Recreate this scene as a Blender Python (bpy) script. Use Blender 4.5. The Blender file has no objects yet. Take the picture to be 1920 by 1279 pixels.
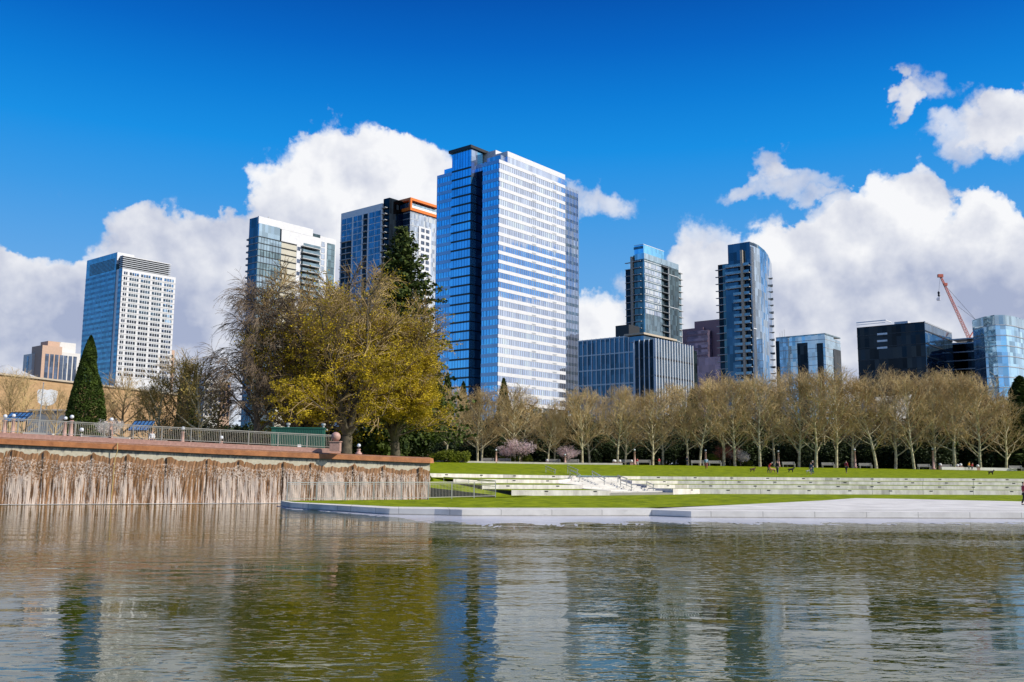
import bpy, math, random
import numpy as np
from mathutils import Matrix, Vector
R_ = math.radians
# ---------------------------------------------------------------- camera
FOC = 1740.0; EYE = 3.05; PITCH = R_(7.74); ROLL = R_(0.27)
scene = bpy.context.scene
col = scene.collection
cam_d = bpy.data.cameras.new("camera"); cam = bpy.data.objects.new("camera", cam_d); col.objects.link(cam)
cam_d.sensor_width = 36; cam_d.lens = FOC / 1920 * 36; cam_d.clip_end = 20000; cam_d.clip_start = 0.1
cam.matrix_world = Matrix.Translation((0, 0, EYE)) @ Matrix.Rotation(math.pi/2 + PITCH, 4, 'X') @ Matrix.Rotation(ROLL, 4, 'Z')
scene.camera = cam
scene.view_settings.view_transform = 'Standard'; scene.view_settings.look = 'None'
scene.view_settings.gamma = 1; scene.view_settings.use_curve_mapping = False
scene.view_settings.exposure = 0.34
scene.cycles.max_bounces = 6; scene.cycles.transparent_max_bounces = 6
scene.cycles.caustics_reflective = False; scene.cycles.caustics_refractive = False

def ray(px, py):
    x = (px - 960) / FOC; y = -(py - 639.5) / FOC
    c, s = math.cos(ROLL), math.sin(ROLL)
    x, y = x*c - y*s, x*s + y*c
    d = (x, math.cos(PITCH) - y*math.sin(PITCH), math.sin(PITCH) + y*math.cos(PITCH))
    return d[0]/d[1], d[2]/d[1]
def P(px, py, D):
    rx, rz = ray(px, py); return (rx*D, D, EYE + rz*D)
def PZ(px, py, z):
    rx, rz = ray(px, py); D = (z - EYE)/rz; return (rx*D, D, z)

# ---------------------------------------------------------------- node helper
class NT:
    def __init__(s, tree): s.t = tree; s.t.nodes.clear()
    def n(s, typ, **kw):
        nd = s.t.nodes.new(typ)
        for k, v in kw.items(): setattr(nd, k, v)
        return nd
    def put(s, sock, v):
        if v is None: return
        if isinstance(v, (int, float, tuple, list)):
            if isinstance(v, (tuple, list)) and len(v) == 3 and sock.type == 'RGBA': v = (*v, 1)
            sock.default_value = v
        else: s.t.links.new(v, sock)
    def m(s, op, a, b=None, c=None, clamp=False):
        nd = s.n('ShaderNodeMath', operation=op); nd.use_clamp = clamp
        for i, v in enumerate((a, b, c)): s.put(nd.inputs[i], v)
        return nd.outputs[0]
    def v(s, op, a, b=None, c=None):
        nd = s.n('ShaderNodeVectorMath', operation=op)
        for i, q in enumerate((a, b, c)):
            if q is not None: s.put(nd.inputs[i], q)
        return nd.outputs['Value'] if op in ('DOT_PRODUCT', 'LENGTH', 'DISTANCE') else nd.outputs[0]
    def noise(s, vec, scale=1, detail=3, rough=.5, dist=0):
        nd = s.n('ShaderNodeTexNoise'); s.put(nd.inputs['Vector'], vec); s.put(nd.inputs['Scale'], scale)
        nd.inputs['Detail'].default_value = detail; nd.inputs['Roughness'].default_value = rough; nd.inputs['Distortion'].default_value = dist
        return nd
    def mix(s, fac, a, b, blend='MIX'):
        nd = s.n('ShaderNodeMix', data_type='RGBA', blend_type=blend)
        s.put(nd.inputs[0], fac); s.put(nd.inputs[6], a); s.put(nd.inputs[7], b); return nd.outputs[2]
    def ramp(s, fac, *stops, interp='LINEAR'):
        nd = s.n('ShaderNodeValToRGB'); s.put(nd.inputs[0], fac); e = nd.color_ramp.elements; nd.color_ramp.interpolation = interp
        while len(e) < len(stops): e.new(.5)
        for i, (p, c) in enumerate(stops):
            e[i].position = p; e[i].color = (c, c, c, 1) if isinstance(c, (int, float)) else (*c, 1)
        return nd.outputs[0]
    def sm(s, x, lo, hi, a=0., b=1.):
        nd = s.n('ShaderNodeMapRange', interpolation_type='SMOOTHSTEP')
        for k, q in zip(range(5), (x, lo, hi, a, b)): s.put(nd.inputs[k], q)
        return nd.outputs[0]
    def xyz(s, x, y, z):
        nd = s.n('ShaderNodeCombineXYZ')
        for i, q in enumerate((x, y, z)): s.put(nd.inputs[i], q)
        return nd.outputs[0]
    def sep(s, v):
        nd = s.n('ShaderNodeSeparateXYZ'); s.put(nd.inputs[0], v); return nd.outputs

# ---------------------------------------------------------------- sky, clouds, sun
SUN_AZ = 112.0; SUN_EL = 38.0           # azimuth clockwise from +Y (the view direction)
world = bpy.data.worlds.new("World"); scene.world = world; world.use_nodes = True
w = NT(world.node_tree)
sky = w.n('ShaderNodeTexSky', sky_type='NISHITA'); sky.sun_disc = False
sky.sun_elevation = R_(SUN_EL); sky.sun_rotation = R_(SUN_AZ); sky.air_density = 1.0; sky.dust_density = .3; sky.ozone_density = 2.5
tc = w.n('ShaderNodeTexCoord'); dirv = w.v('NORMALIZE', tc.outputs['Generated'])
dx, dy, dz = w.sep(dirv)
az = w.m('MULTIPLY', w.m('ARCTAN2', dx, dy), 180/math.pi); el = w.m('MULTIPLY', w.m('ARCSINE', dz), 180/math.pi)
hs = w.n('ShaderNodeHueSaturation'); w.put(hs.inputs['Color'], sky.outputs[0]); hs.inputs['Saturation'].default_value = 1.45; hs.inputs['Value'].default_value = 1.0
deep = w.ramp(w.m('DIVIDE', el, 60., clamp=True), (0, (.26, .46, .70)), (.17, (.115, .32, .63)), (.265, (.035, .26, .64)), (.32, (.006, .225, .64)), (.37, (.002, .165, .56)), (.42, (.001, .105, .46)), (.47, (.001, .065, .35)), (1, (.001, .04, .25)))
skyc = w.mix(.88, hs.outputs[0], w.v('SCALE', deep, None)); w.t.nodes[-2].inputs['Scale'].default_value = 10.
for nd in w.t.nodes:
    if nd.type == 'VECT_MATH' and nd.operation == 'SCALE': nd.inputs['Scale'].default_value = 10.
# cloud field: blobs in azimuth / elevation, warped by noise of the direction
n1 = w.noise(dirv, 9, 5, .6); n2 = w.noise(w.v('ADD', dirv, (3., 1., 7.)), 30, 5, .62)
warp = w.v('ADD', w.v('MULTIPLY', w.v('SUBTRACT', n1.outputs['Color'], (.5, .5, .5)), (7., 6., 0.)),
           w.v('MULTIPLY', w.v('SUBTRACT', n2.outputs['Color'], (.5, .5, .5)), (2.6, 2.6, 0.)))
pos = w.v('ADD', w.xyz(az, el, 0.), warp)
def aer(px, py, rx, ry):
    x, z = ray(px, py); a = math.degrees(math.atan(x)); e = math.degrees(math.atan2(z, math.hypot(1, x)))
    return a, e, rx/29., ry/29.
CL = [(40,505,110,52,1.,1.),(10,610,190,120,1.2,.15),(150,620,130,100,1.1,.2),(268,425,60,40,.8,.75),(330,490,120,90,1.,.7),(440,470,90,70,1.,.75),(330,620,210,120,1.1,.35),
 (655,320,95,78,1.2,1.1),(590,385,110,90,1.2,.95),(735,345,110,70,1.1,1.),(550,450,120,100,1.2,.7),(770,420,110,100,1.,.9),(500,560,160,120,1.2,.45),(700,560,220,150,1.2,.7),
 (330,720,400,70,1.,.95),(1130,610,62,58,1.2,1.1),(1140,372,80,36,.72,.65),(1050,340,50,20,.4,.6),(1250,540,70,80,.8,.8),(1320,510,70,110,.9,.9),(1300,640,150,80,1.,.8),
 (1438,302,40,28,.68,.75),(1482,345,74,32,.75,.7),(1378,360,40,22,.52,.6),(1560,372,36,18,.5,.6),(1680,372,52,50,1.1,1.1),(1640,430,84,62,1.1,1.),(1560,470,80,46,.9,.85),
 (1470,540,120,110,1.2,.85),(1855,398,54,42,1.1,1.05),(1790,470,150,90,1.2,.8),(1660,560,260,130,1.3,.5),(1910,560,170,120,1.3,.35),(1560,690,300,110,1.2,.75),(1850,680,240,100,1.,.45),
 (1722,184,44,34,.66,.55),(1690,208,28,24,.55,.55),(1790,262,62,34,.72,.7),(1848,205,52,44,.75,.75),(1912,215,52,56,.9,.9),(118,380,44,22,.3,.5)]
blobs = [(*aer(*c[:4]), c[4], c[5]) for c in CL]
# clouds beyond the frame: a lit bank to the right (seen in the glass fronts), looser ones behind and to the left
blobs += [(84,8,34,8,1.3,.9),(92,21,34,9,1.3,1.1),(72,30,24,9,1.1,1.05),(110,33,20,10,1.,.9),(60,8,20,9,1.,.7),(150,14,24,8,1.,.6),(-165,18,26,9,1.,.7),(-128,6,18,4,.7,.6),(-60,9,14,6,.8,.7)]
gaps = [(78.2,11.9,3.8,1.6,5.),(74.2,16.4,1.5,2.6,4.),(101,12,4.5,1.2,4.)]
pos2 = w.v('ADD', w.xyz(az, el, 0.), w.v('MULTIPLY', w.v('SUBTRACT', n2.outputs['Color'], (.5, .5, .5)), (1.6, 1., 0.)))
dens = brt = None
for a, e, rx, ry, st, br in blobs:
    q = w.v('MULTIPLY_ADD', pos, (1/rx, 1/ry, 0.), (-a/rx, -e/ry, 0.))
    f = w.m('MULTIPLY', w.m('MULTIPLY_ADD', w.v('DOT_PRODUCT', q, q), -.62, 1., clamp=True), st)
    dens = f if dens is None else w.m('ADD', dens, f)
    brt = w.m('MULTIPLY', f, br) if brt is None else w.m('MULTIPLY_ADD', f, br, brt)
gap = None
for a, e, rx, ry, st in gaps:
    q = w.v('MULTIPLY_ADD', pos2, (1/rx, 1/ry, 0.), (-a/rx, -e/ry, 0.))
    f = w.m('MULTIPLY', w.m('MULTIPLY_ADD', w.v('DOT_PRODUCT', q, q), -.7, 1., clamp=True), st)
    gap = f if gap is None else w.m('ADD', gap, f)
bright = w.m('DIVIDE', brt, w.m('MAXIMUM', dens, .02))
n3 = w.noise(dirv, 16, 8, .62)
field = w.m('SUBTRACT', w.m('ADD', w.m('MINIMUM', dens, 1.6), w.m('MULTIPLY', w.m('SUBTRACT', n3.outputs[0], .5), 1.5)), gap)
alpha = w.m('MULTIPLY', w.sm(field, .32, .64), w.sm(dens, .15, 1.0, .30, 1.))
# billows: compare the noise with itself a little towards the sun
n4a = w.noise(dirv, 12, 5, .52); n4b = w.noise(w.v('ADD', dirv, (.014, 0., .020)), 12, 5, .52)
bil = w.m('MULTIPLY', w.m('SUBTRACT', n4a.outputs[0], n4b.outputs[0]), 2.4)
lit = w.m('ADD', w.m('ADD', w.m('MULTIPLY_ADD', bright, 1.12, -.20), bil), w.m('MULTIPLY', w.m('SUBTRACT', n1.outputs[0], .5), .40), clamp=True)
cloudc = w.mix(lit, (3.1, 3.5, 4.8), (7.6, 7.6, 7.7))
total = w.mix(w.m('MULTIPLY', alpha, .97), skyc, cloudc)
bg = w.n('ShaderNodeBackground'); w.put(bg.inputs[0], total); bg.inputs[1].default_value = 0.1
wo = w.n('ShaderNodeOutputWorld'); w.t.links.new(bg.outputs[0], wo.inputs[0])
sl = bpy.data.lights.new("sun", 'SUN'); sl.energy = 4.2; sl.angle = R_(.5); sl.color = (1, .95, .86)
so = bpy.data.objects.new("sun", sl); col.objects.link(so)
sd = Vector((math.sin(R_(SUN_AZ))*math.cos(R_(SUN_EL)), math.cos(R_(SUN_AZ))*math.cos(R_(SUN_EL)), math.sin(R_(SUN_EL))))
so.rotation_euler = (-sd).to_track_quat('-Z', 'Y').to_euler()

# ---------------------------------------------------------------- object helpers
def tag(o, label=None, cat=None, group=None, kind=None):
    for k, v in (('label', label), ('category', cat), ('group', group), ('kind', kind)):
        if v: o[k] = v
    return o
def empty(name, loc, rz=0, label=None, cat=None, group=None):
    o = bpy.data.objects.new(name, None); col.objects.link(o); o.location = loc; o.rotation_euler = (0, 0, rz)
    o.empty_display_size = .5
    return tag(o, label, cat, group)
def kids(o, M={}):
    return [c for c in col.objects if c.parent == o]
def copy_tree(o, parent=None, ks=None):
    c = o.copy(); col.objects.link(c); c.parent = parent
    for ch in list(o.children): copy_tree(ch, c)
    return c
class MB:
    def __init__(s): s.v = []; s.f = []; s.uv = []; s.mi = []; s.smooth = False; s.useuv = False
    def face(s, pts, uv=None, mi=0):
        n = len(s.v); s.v += [tuple(p) for p in pts]; s.f.append(tuple(range(n, n+len(pts)))); s.mi.append(mi)
        if uv: s.useuv = True
        s.uv += uv if uv else [(0, 0)]*len(pts)
    def box(s, x0, x1, y0, y1, z0, z1, mi=0, bottom=True):
        a = [(x0,y0,z0),(x1,y0,z0),(x1,y1,z0),(x0,y1,z0),(x0,y0,z1),(x1,y0,z1),(x1,y1,z1),(x0,y1,z1)]
        for q, ax in (((0,1,5,4),0),((1,2,6,5),1),((2,3,7,6),0),((3,0,4,7),1),((4,5,6,7),2),((3,2,1,0),2)):
            pts = [a[i] for i in q]
            s.face(pts, [((p[0], p[2]) if ax == 0 else (p[1], p[2]) if ax == 1 else (p[0], p[1])) for p in pts], mi)
    def prism(s, pts, z0, z1, mi=0, cap=True, top=None):
        n = len(pts); u = 0
        area = sum(pts[i][0]*pts[(i+1)%n][1]-pts[(i+1)%n][0]*pts[i][1] for i in range(n))
        if area < 0: pts = pts[::-1]; top = top[::-1] if top else None
        Z0 = [p[2] if len(p) > 2 else z0 for p in pts] if z0 is None else [z0]*n
        Z1 = top if top else [z1]*n
        for i in range(n):
            a, b = pts[i], pts[(i+1)%n]; j = (i+1)%n; L = math.hypot(b[0]-a[0], b[1]-a[1])
            s.face([(a[0],a[1],Z0[i]),(b[0],b[1],Z0[j]),(b[0],b[1],Z1[j]),(a[0],a[1],Z1[i])], [(u,Z0[i]),(u+L,Z0[j]),(u+L,Z1[j]),(u,Z1[i])], mi); u += L
        if cap:
            s.face([(p[0],p[1],Z1[i]) for i, p in enumerate(pts)], [(p[0],p[1]) for p in pts], mi)
            s.face([(p[0],p[1],Z0[i]) for i, p in reversed(list(enumerate(pts)))], [(p[0],p[1]) for p in pts], mi)
    def bar(s, a, b, wd, mi=0, h=None):      # square bar between two points
        a = Vector(a); b = Vector(b); d = (b-a); 
        if d.length < 1e-6: return
        d.normalize(); up = Vector((0,0,1)) if abs(d.z) < .95 else Vector((0,1,0))
        x = d.cross(up).normalized()*wd/2; y = x.cross(d).normalized()*(h or wd)/2
        A = [a-x-y, a+x-y, a+x+y, a-x+y]; B = [q+(b-a) for q in A]
        for i in range(4): s.face([A[i], A[(i+1)%4], B[(i+1)%4], B[i]][::-1], mi=mi)
        s.face(A, mi=mi); s.face(B[::-1], mi=mi)
    def tube(s, a, b, r0, r1, n=6, mi=0, cap=False):
        ax, ay, az_ = a; dx_, dy_, dz_ = b[0]-ax, b[1]-ay, b[2]-az_
        L = math.sqrt(dx_*dx_+dy_*dy_+dz_*dz_) or 1e-6; dx_/=L; dy_/=L; dz_/=L
        if abs(dz_) < .9: ux, uy, uz = -dy_, dx_, 0.
        else: ux, uy, uz = 0., -dz_, dy_
        m = math.sqrt(ux*ux+uy*uy+uz*uz); ux/=m; uy/=m; uz/=m
        vx, vy, vz = dy_*uz-dz_*uy, dz_*ux-dx_*uz, dx_*uy-dy_*ux
        k = len(s.v); V = s.v
        for (p, r) in ((a, r0), (b, r1)):
            for i in range(n):
                c, q = CS[n][i]; c *= r; q *= r
                V.append((p[0]+ux*c+vx*q, p[1]+uy*c+vy*q, p[2]+uz*c+vz*q))
        for i in range(n):
            j = (i+1)%n; s.f.append((k+i, k+j, k+n+j, k+n+i)); s.mi.append(mi)
        if cap: s.f.append(tuple(range(k+n-1, k-1, -1))); s.mi.append(mi); s.f.append(tuple(range(k+n, k+2*n))); s.mi.append(mi)
    def lathe(s, c, prof, n=12, mi=0):
        k = len(s.v)
        for r, z in prof:
            for i in range(n):
                a = 2*math.pi*i/n; s.v.append((c[0]+r*math.cos(a), c[1]+r*math.sin(a), c[2]+z))
        for j in range(len(prof)-1):
            for i in range(n):
                i2 = (i+1)%n; s.f.append((k+j*n+i, k+j*n+i2, k+(j+1)*n+i2, k+(j+1)*n+i)); s.mi.append(mi)
        s.f.append(tuple(k+i for i in range(n-1,-1,-1))); s.mi.append(mi)
        s.f.append(tuple(k+(len(prof)-1)*n+i for i in range(n))); s.mi.append(mi)
    def build(s, name, mats, parent=None, smooth=False):
        me = bpy.data.meshes.new(name); me.from_pydata(s.v, [], s.f)
        if not isinstance(mats, (list, tuple)): mats = [mats]
        for m_ in mats: me.materials.append(m_)
        if len(mats) > 1: me.polygons.foreach_set('material_index', s.mi)
        if s.useuv:
            l = me.uv_layers.new(name='UVMap'); l.data.foreach_set('uv', [c for q in s.uv for c in q])
        if smooth: me.polygons.foreach_set('use_smooth', [True]*len(s.f))
        me.update()
        o = bpy.data.objects.new(name, me); col.objects.link(o); o.parent = parent
        return o
CS = {n: [(math.cos(2*math.pi*i/n), math.sin(2*math.pi*i/n)) for i in range(n)] for n in range(3, 17)}
def struct(name, mb, m, smooth=False, kind='structure'):
    o = mb.build(name, m, None, smooth); o['kind'] = kind; return o
def grid(mb, rows, uvscale=1):
    for a, b in zip(rows, rows[1:]):
        for i in range(len(a)-1):
            mb.face([a[i], a[i+1], b[i+1], b[i]])

# ---------------------------------------------------------------- materials
def mat(name, c, rough=.7, metal=0., var=.15, scale=2., bump=0., bscale=20., spec=.5, c2=None, trans=0., stretch=None):
    m_ = bpy.data.materials.new(name); m_.use_nodes = True; t = NT(m_.node_tree)
    b = t.n('ShaderNodeBsdfPrincipled'); o = t.n('ShaderNodeOutputMaterial'); t.t.links.new(b.outputs[0], o.inputs[0])
    tc_ = t.n('ShaderNodeTexCoord').outputs['Object']
    if stretch: tc_ = t.v('MULTIPLY', tc_, stretch)
    nz = t.noise(tc_, scale, 5, .6).outputs[0]
    lo = tuple(q*(1-var) for q in c); hi = c2 or tuple(min(1, q*(1+var)) for q in c)
    t.put(b.inputs['Base Color'], t.ramp(nz, (.32, lo), (.68, hi)))
    b.inputs['Roughness'].default_value = rough; b.inputs['Metallic'].default_value = metal; b.inputs['Specular IOR Level'].default_value = spec
    if bump:
        bp = t.n('ShaderNodeBump'); bp.inputs['Strength'].default_value = bump; bp.inputs['Distance'].default_value = .1
        t.put(bp.inputs['Height'], t.noise(tc_, bscale, 5, .6).outputs[0]); t.t.links.new(bp.outputs[0], b.inputs['Normal'])
    if trans:
        tl = t.n('ShaderNodeBsdfTranslucent'); t.put(tl.inputs[0], tuple(min(1, q*1.3) for q in c)); mx = t.n('ShaderNodeMixShader'); mx.inputs[0].default_value = trans
        t.t.links.new(b.outputs[0], mx.inputs[1]); t.t.links.new(tl.outputs[0], mx.inputs[2]); t.t.links.new(mx.outputs[0], o.inputs[0])
    return m_
def glass(name, tint, metal=.75, pane=(1.5, 3.8), wob=.012, var=.35, rough=.04, inner=(.02, .04, .06), blinds=.0, wav=.4, seed=0.):
    """coated facade glass: every pane tilts a hair and has its own depth of tone; UVs are metres"""
    m_ = bpy.data.materials.new(name); m_.use_nodes = True; t = NT(m_.node_tree)
    b = t.n('ShaderNodeBsdfPrincipled'); o = t.n('ShaderNodeOutputMaterial'); t.t.links.new(b.outputs[0], o.inputs[0])
    uv = t.n('ShaderNodeUVMap').outputs[0]; u, v_, _ = t.sep(uv)
    cell = t.xyz(t.m('FLOOR', t.m('DIVIDE', u, pane[0])), t.m('FLOOR', t.m('DIVIDE', v_, pane[1])), seed)
    wn = t.n('ShaderNodeTexWhiteNoise', noise_dimensions='3D'); t.put(wn.inputs['Vector'], cell)
    k = t.m('MULTIPLY_ADD', wn.outputs['Value'], var*2, 1-var)
    big = t.noise(t.v('MULTIPLY', uv, (.06, .05, 0.)), 1, 2).outputs[0]
    k = t.m('MULTIPLY', k, t.m('MULTIPLY_ADD', big, .6, .7))
    c = t.mix(1., tint, t.xyz(k, k, k), 'MULTIPLY')
    if blinds:
        s_ = t.m('GREATER_THAN', t.sep(wn.outputs['Color'])[1], 1-blinds); c = t.mix(s_, c, (.55, .58, .6))
        t.put(b.inputs['Metallic'], t.m('MULTIPLY_ADD', s_, -metal*.8, metal))
    else: b.inputs['Metallic'].default_value = metal
    t.put(b.inputs['Base Color'], c); b.inputs['Roughness'].default_value = rough
    g = t.n('ShaderNodeNewGeometry').outputs['Normal']
    off = t.v('SUBTRACT', wn.outputs['Color'], (.5, .5, .5))
    wv = t.v('SUBTRACT', t.noise(t.v('MULTIPLY', uv, (.35, .2, 0.)), 1, 2).outputs['Color'], (.5, .5, .5))
    nn = t.v('NORMALIZE', t.v('ADD', g, t.v('ADD', t.v('SCALE', off, None), t.v('SCALE', wv, None))))
    for nd in t.t.nodes:
        if nd.type == 'VECT_MATH' and nd.operation == 'SCALE':
            nd.inputs['Scale'].default_value = wob if not nd.get('d') else wob
    sc_ = [nd for nd in t.t.nodes if nd.type == 'VECT_MATH' and nd.operation == 'SCALE']
    sc_[0].inputs['Scale'].default_value = wob; sc_[1].inputs['Scale'].default_value = wob*wav
    t.put(b.inputs['Normal'], nn)
    return m_
M = {}
M['grass'] = mat('grass', (.12, .18, .003), .9, var=.25, scale=.9, bump=.8, bscale=7, c2=(.28, .33, .008), spec=.08)
M['ground'] = mat('ground', (.12, .11, .08), .9, var=.2, scale=.2)
M['concrete'] = mat('concrete', (.52, .49, .43), .8, var=.14, scale=1.2, bump=.1, c2=(.62, .59, .53))
M['concrete_white'] = mat('pale concrete', (.60, .57, .51), .75, var=.10, scale=.5, bump=.08, c2=(.74, .71, .64))
def joints(m_, sp, damp=True):
    t = NT.__new__(NT); t.t = m_.node_tree; b = [n for n in t.t.nodes if n.type == 'BSDF_PRINCIPLED'][0]
    src = b.inputs['Base Color'].links[0].from_socket; c = t.n('ShaderNodeTexCoord').outputs['Object']; x, y, z = t.sep(c)
    jx = t.m('LESS_THAN', t.m('FRACT', t.m('DIVIDE', t.m('ADD', x, t.m('MULTIPLY', y, .12)), sp)), .018); jy = t.m('LESS_THAN', t.m('FRACT', t.m('DIVIDE', y, sp)), .018)
    k = t.m('MULTIPLY', t.m('MAXIMUM', jx, jy), .45)
    st_ = t.noise(t.v('MULTIPLY', c, (.8, .8, 3.)), 1, 6, .7).outputs[0]
    k = t.m('MAXIMUM', k, t.m('MULTIPLY', t.sm(st_, .56, .72), .30))
    if damp: k = t.m('MAXIMUM', k, t.m('MULTIPLY', t.sm(t.m('ADD', z, t.m('MULTIPLY', st_, .10)), .17, .09), .75))
    t.put(b.inputs['Base Color'], t.mix(k, src, (.16, .15, .12)))
joints(M['concrete_white'], 3.2)
M['plaza'] = mat('plaza paving', (.45, .40, .34), .8, var=.1, scale=.8)
M['pink'] = mat('pink granite', (.42, .25, .20), .6, var=.18, scale=5)
M['rust'] = mat('orange brown coping', (.40, .15, .05), .55, var=.25, scale=1.5, bump=.2, bscale=12, c2=(.50, .20, .07))
M['steel'] = mat('brushed steel rail', (.55, .53, .48), .35, .6, var=.05)
M['dark'] = mat('dark metal', (.03, .032, .036), .4, .4, var=.1)
M['black'] = mat('black recess', (.008, .01, .014), .3, .0, var=.1)
M['white'] = mat('white paint', (.80, .80, .78), .5, var=.03)
M['offwhite'] = mat('off white panel', (.62, .60, .57), .55, var=.06)
M['slot'] = mat('dark light slot', (.02, .02, .02), .5, var=.1)
# ================================================================ WATER, GROUND, LAWNS
def water_mat():
    m_ = bpy.data.materials.new('pond water'); m_.use_nodes = True; t = NT(m_.node_tree)
    b = t.n('ShaderNodeBsdfPrincipled'); o = t.n('ShaderNodeOutputMaterial'); t.t.links.new(b.outputs[0], o.inputs[0])
    c = t.n('ShaderNodeTexCoord').outputs['Object']
    big = t.noise(t.v('MULTIPLY', c, (.06, .12, 1)), 1, 3).outputs[0]
    t.put(b.inputs['Base Color'], t.ramp(big, (.3, (.036, .048, .002)), (.7, (.062, .070, .004))))
    b.inputs['Roughness'].default_value = .015; b.inputs['IOR'].default_value = 1.58; b.inputs['Specular IOR Level'].default_value = .56
    h1 = t.noise(t.v('MULTIPLY', c, (.25, .62, 1)), 1, 1, .4, .8).outputs[0]
    h2 = t.noise(t.v('MULTIPLY', c, (1.5, 3.2, 1)), 1, 1.5, .45, .8).outputs[0]
    h3 = t.noise(t.v('MULTIPLY', c, (5., 8.0, 1)), 1, 2, .6, .6).outputs[0]
    spk = t.noise(t.v('MULTIPLY', c, (3.2, 6.5, 1)), 1, 1, .5, .5).outputs[0]; h4 = t.m('MULTIPLY', t.sm(spk, .60, .70), .010)
    patch = t.sm(t.noise(t.v('MULTIPLY', c, (.045, .11, 1)), 1, 3).outputs[0], .38, .62, .22, 1.35)
    h = t.m('ADD', t.m('MULTIPLY', h1, .026), t.m('MULTIPLY', patch, t.m('ADD', t.m('ADD', t.m('MULTIPLY', h2, .0125), t.m('MULTIPLY', h3, .0022)), h4)))
    bp = t.n('ShaderNodeBump'); bp.inputs['Strength'].default_value = 1.; bp.inputs['Distance'].default_value = 1.
    t.put(bp.inputs['Height'], h); t.t.links.new(bp.outputs[0], b.inputs['Normal'])
    return m_
M['water'] = water_mat()
mb = MB(); mb.face([(-75,-40,0),(150,-40,0),(150,92,0),(-75,92,0)]); struct('water', mb, M['water'])

# upper lawn: near edge = top of the highest terrace wall, far edge = tree line
def interp(x, tab, k):
    xs = [r[0] for r in tab]; return float(np.interp(x, xs, [r[k] for r in tab]))
NEAR = [(795,887.3,95.3),(803,887.4,95.3),(995,890.9,102.3),(1080,891.9,104.3),(1164,892.9,106.3),(1200,893.2,107.8),(1540,895.7,110.3),(1920,897.9,111.3),(2500,901.9,113.3)]
FAR = [(795,866,160),(1040,870.5,165),(1300,873,168),(1900,883,172),(2500,892,175)]
def lawn_pt(px, t):
    a = P(px, interp(px, NEAR, 1), interp(px, NEAR, 2)); b = P(px, interp(px, FAR, 1), interp(px, FAR, 2))
    return tuple(a[i]+(b[i]-a[i])*t for i in range(3))
def on_lawn(px, py):
    best = min((abs(q[2]-EYE-ray(px, py)[1]*q[1]), q) for q in (lawn_pt(px, i/400) for i in range(401)))
    return best[1]
def beyond(px, D):
    a = P(px, interp(px, FAR, 1), interp(px, FAR, 2)); k = min(1, max(0, (D-a[1])/90.))
    return (ray(px, 870)[0]*D, D, a[2]+(3.0-a[2])*k)
pxs = sorted(set(list(range(795, 2500, 62)) + [803, 995, 1080, 1164, 1200, 1540, 1920, 2500]))
mb = MB(); grid(mb, [[lawn_pt(p, t) for p in pxs] for t in (0, .33, .66, 1)]); struct('lawn', mb, M['grass'])
mb = MB()
fl = [-3000, -2000, -1200, -600, -200, 300] + pxs[:-1] + [2500, 3200, 5000, 8000]
rows = []
for D in (0, 40, 90, 400, 1500, 6000):
    r = []
    for p in fl:
        D0 = interp(p, FAR, 2); z0 = P(p, interp(p, FAR, 1), D0)[2]; x = ray(p, 870)[0]
        DD = D0+D; zz = z0+(3.0-z0)*min(1, D/90.)
        r.append((x*DD, DD, zz))
    rows.append(r)
grid(mb, rows)
for x0, x1, y0, y1 in ((-3000,-75,-800,152),(150,3000,-800,160),(-75,150,-800,-40)):
    mb.face([(x0,y0,.5),(x1,y0,.5),(x1,y1,.5),(x0,y1,.5)])
for x, y0, y1 in ((-75,-40,152),(150,-40,160)): mb.face([(x,y0,-.3),(x,y1,-.3),(x,y1,.5),(x,y0,.5)])
mb.face([(-75,-40,-.3),(150,-40,-.3),(150,-40,.5),(-75,-40,.5)])
struct('ground', mb, M['ground'])
mb = MB()
grid(mb, [[(lambda a: (a[0], a[1]+dd, a[2]+.02))(lawn_pt(p, 1)) for p in pxs] for dd in (.3, 6.)]); struct('path', mb, M['plaza'])
# low pale kerb along the far edge of the lawn
mb = MB(); ps = [p for p in pxs if p <= 1170]
L_ = [lawn_pt(p, 1) for p in ps]
for a, b in zip(L_, L_[1:]): mb.bar((a[0],a[1]+.1,a[2]+.14), (b[0],b[1]+.1,b[2]+.14), .3, h=.3)
tag(mb.build('low_kerb_wall', M['concrete']), 'low pale kerb wall along the left far edge of the upper lawn', 'kerb')
# ---- pool edge
CURB = [(526,949.6),(545,953.5),(730,966),(815,967.2),(866,968.6),(1222,968.6),(1296,971.6),(1920,974.2),(2500,978)]
CO = [PZ(a, b, 0.) for a, b in CURB]
def shift(p, d): return (p[0], p[1]+d, p[2])
CI = [shift(p, d) for p, d in zip(CO, (.6,1.2,2.6,2.8,2.8,2.8,2.4,2.4,2.4))]
mb = MB()
for i in range(len(CO)-1):
    a, b, c, d = CO[i], CO[i+1], CI[i+1], CI[i]
    A = [(p[0], p[1], .42) for p in (a, b, c, d)]
    mb.face([(a[0],a[1],-.3),(b[0],b[1],-.3),A[1],A[0]]); mb.face(A)
a, d = CO[0], CI[0]; mb.face([(d[0],d[1],-.3),(a[0],a[1],-.3),(a[0],a[1],.42),(d[0],d[1],.42)])
d2 = (CI[1][0], CI[1][1]+3, .36)
tag(mb.build('pool_kerb', M['concrete_white']), 'pale concrete kerb stepping along the edge of the pond', 'kerb')
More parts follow.
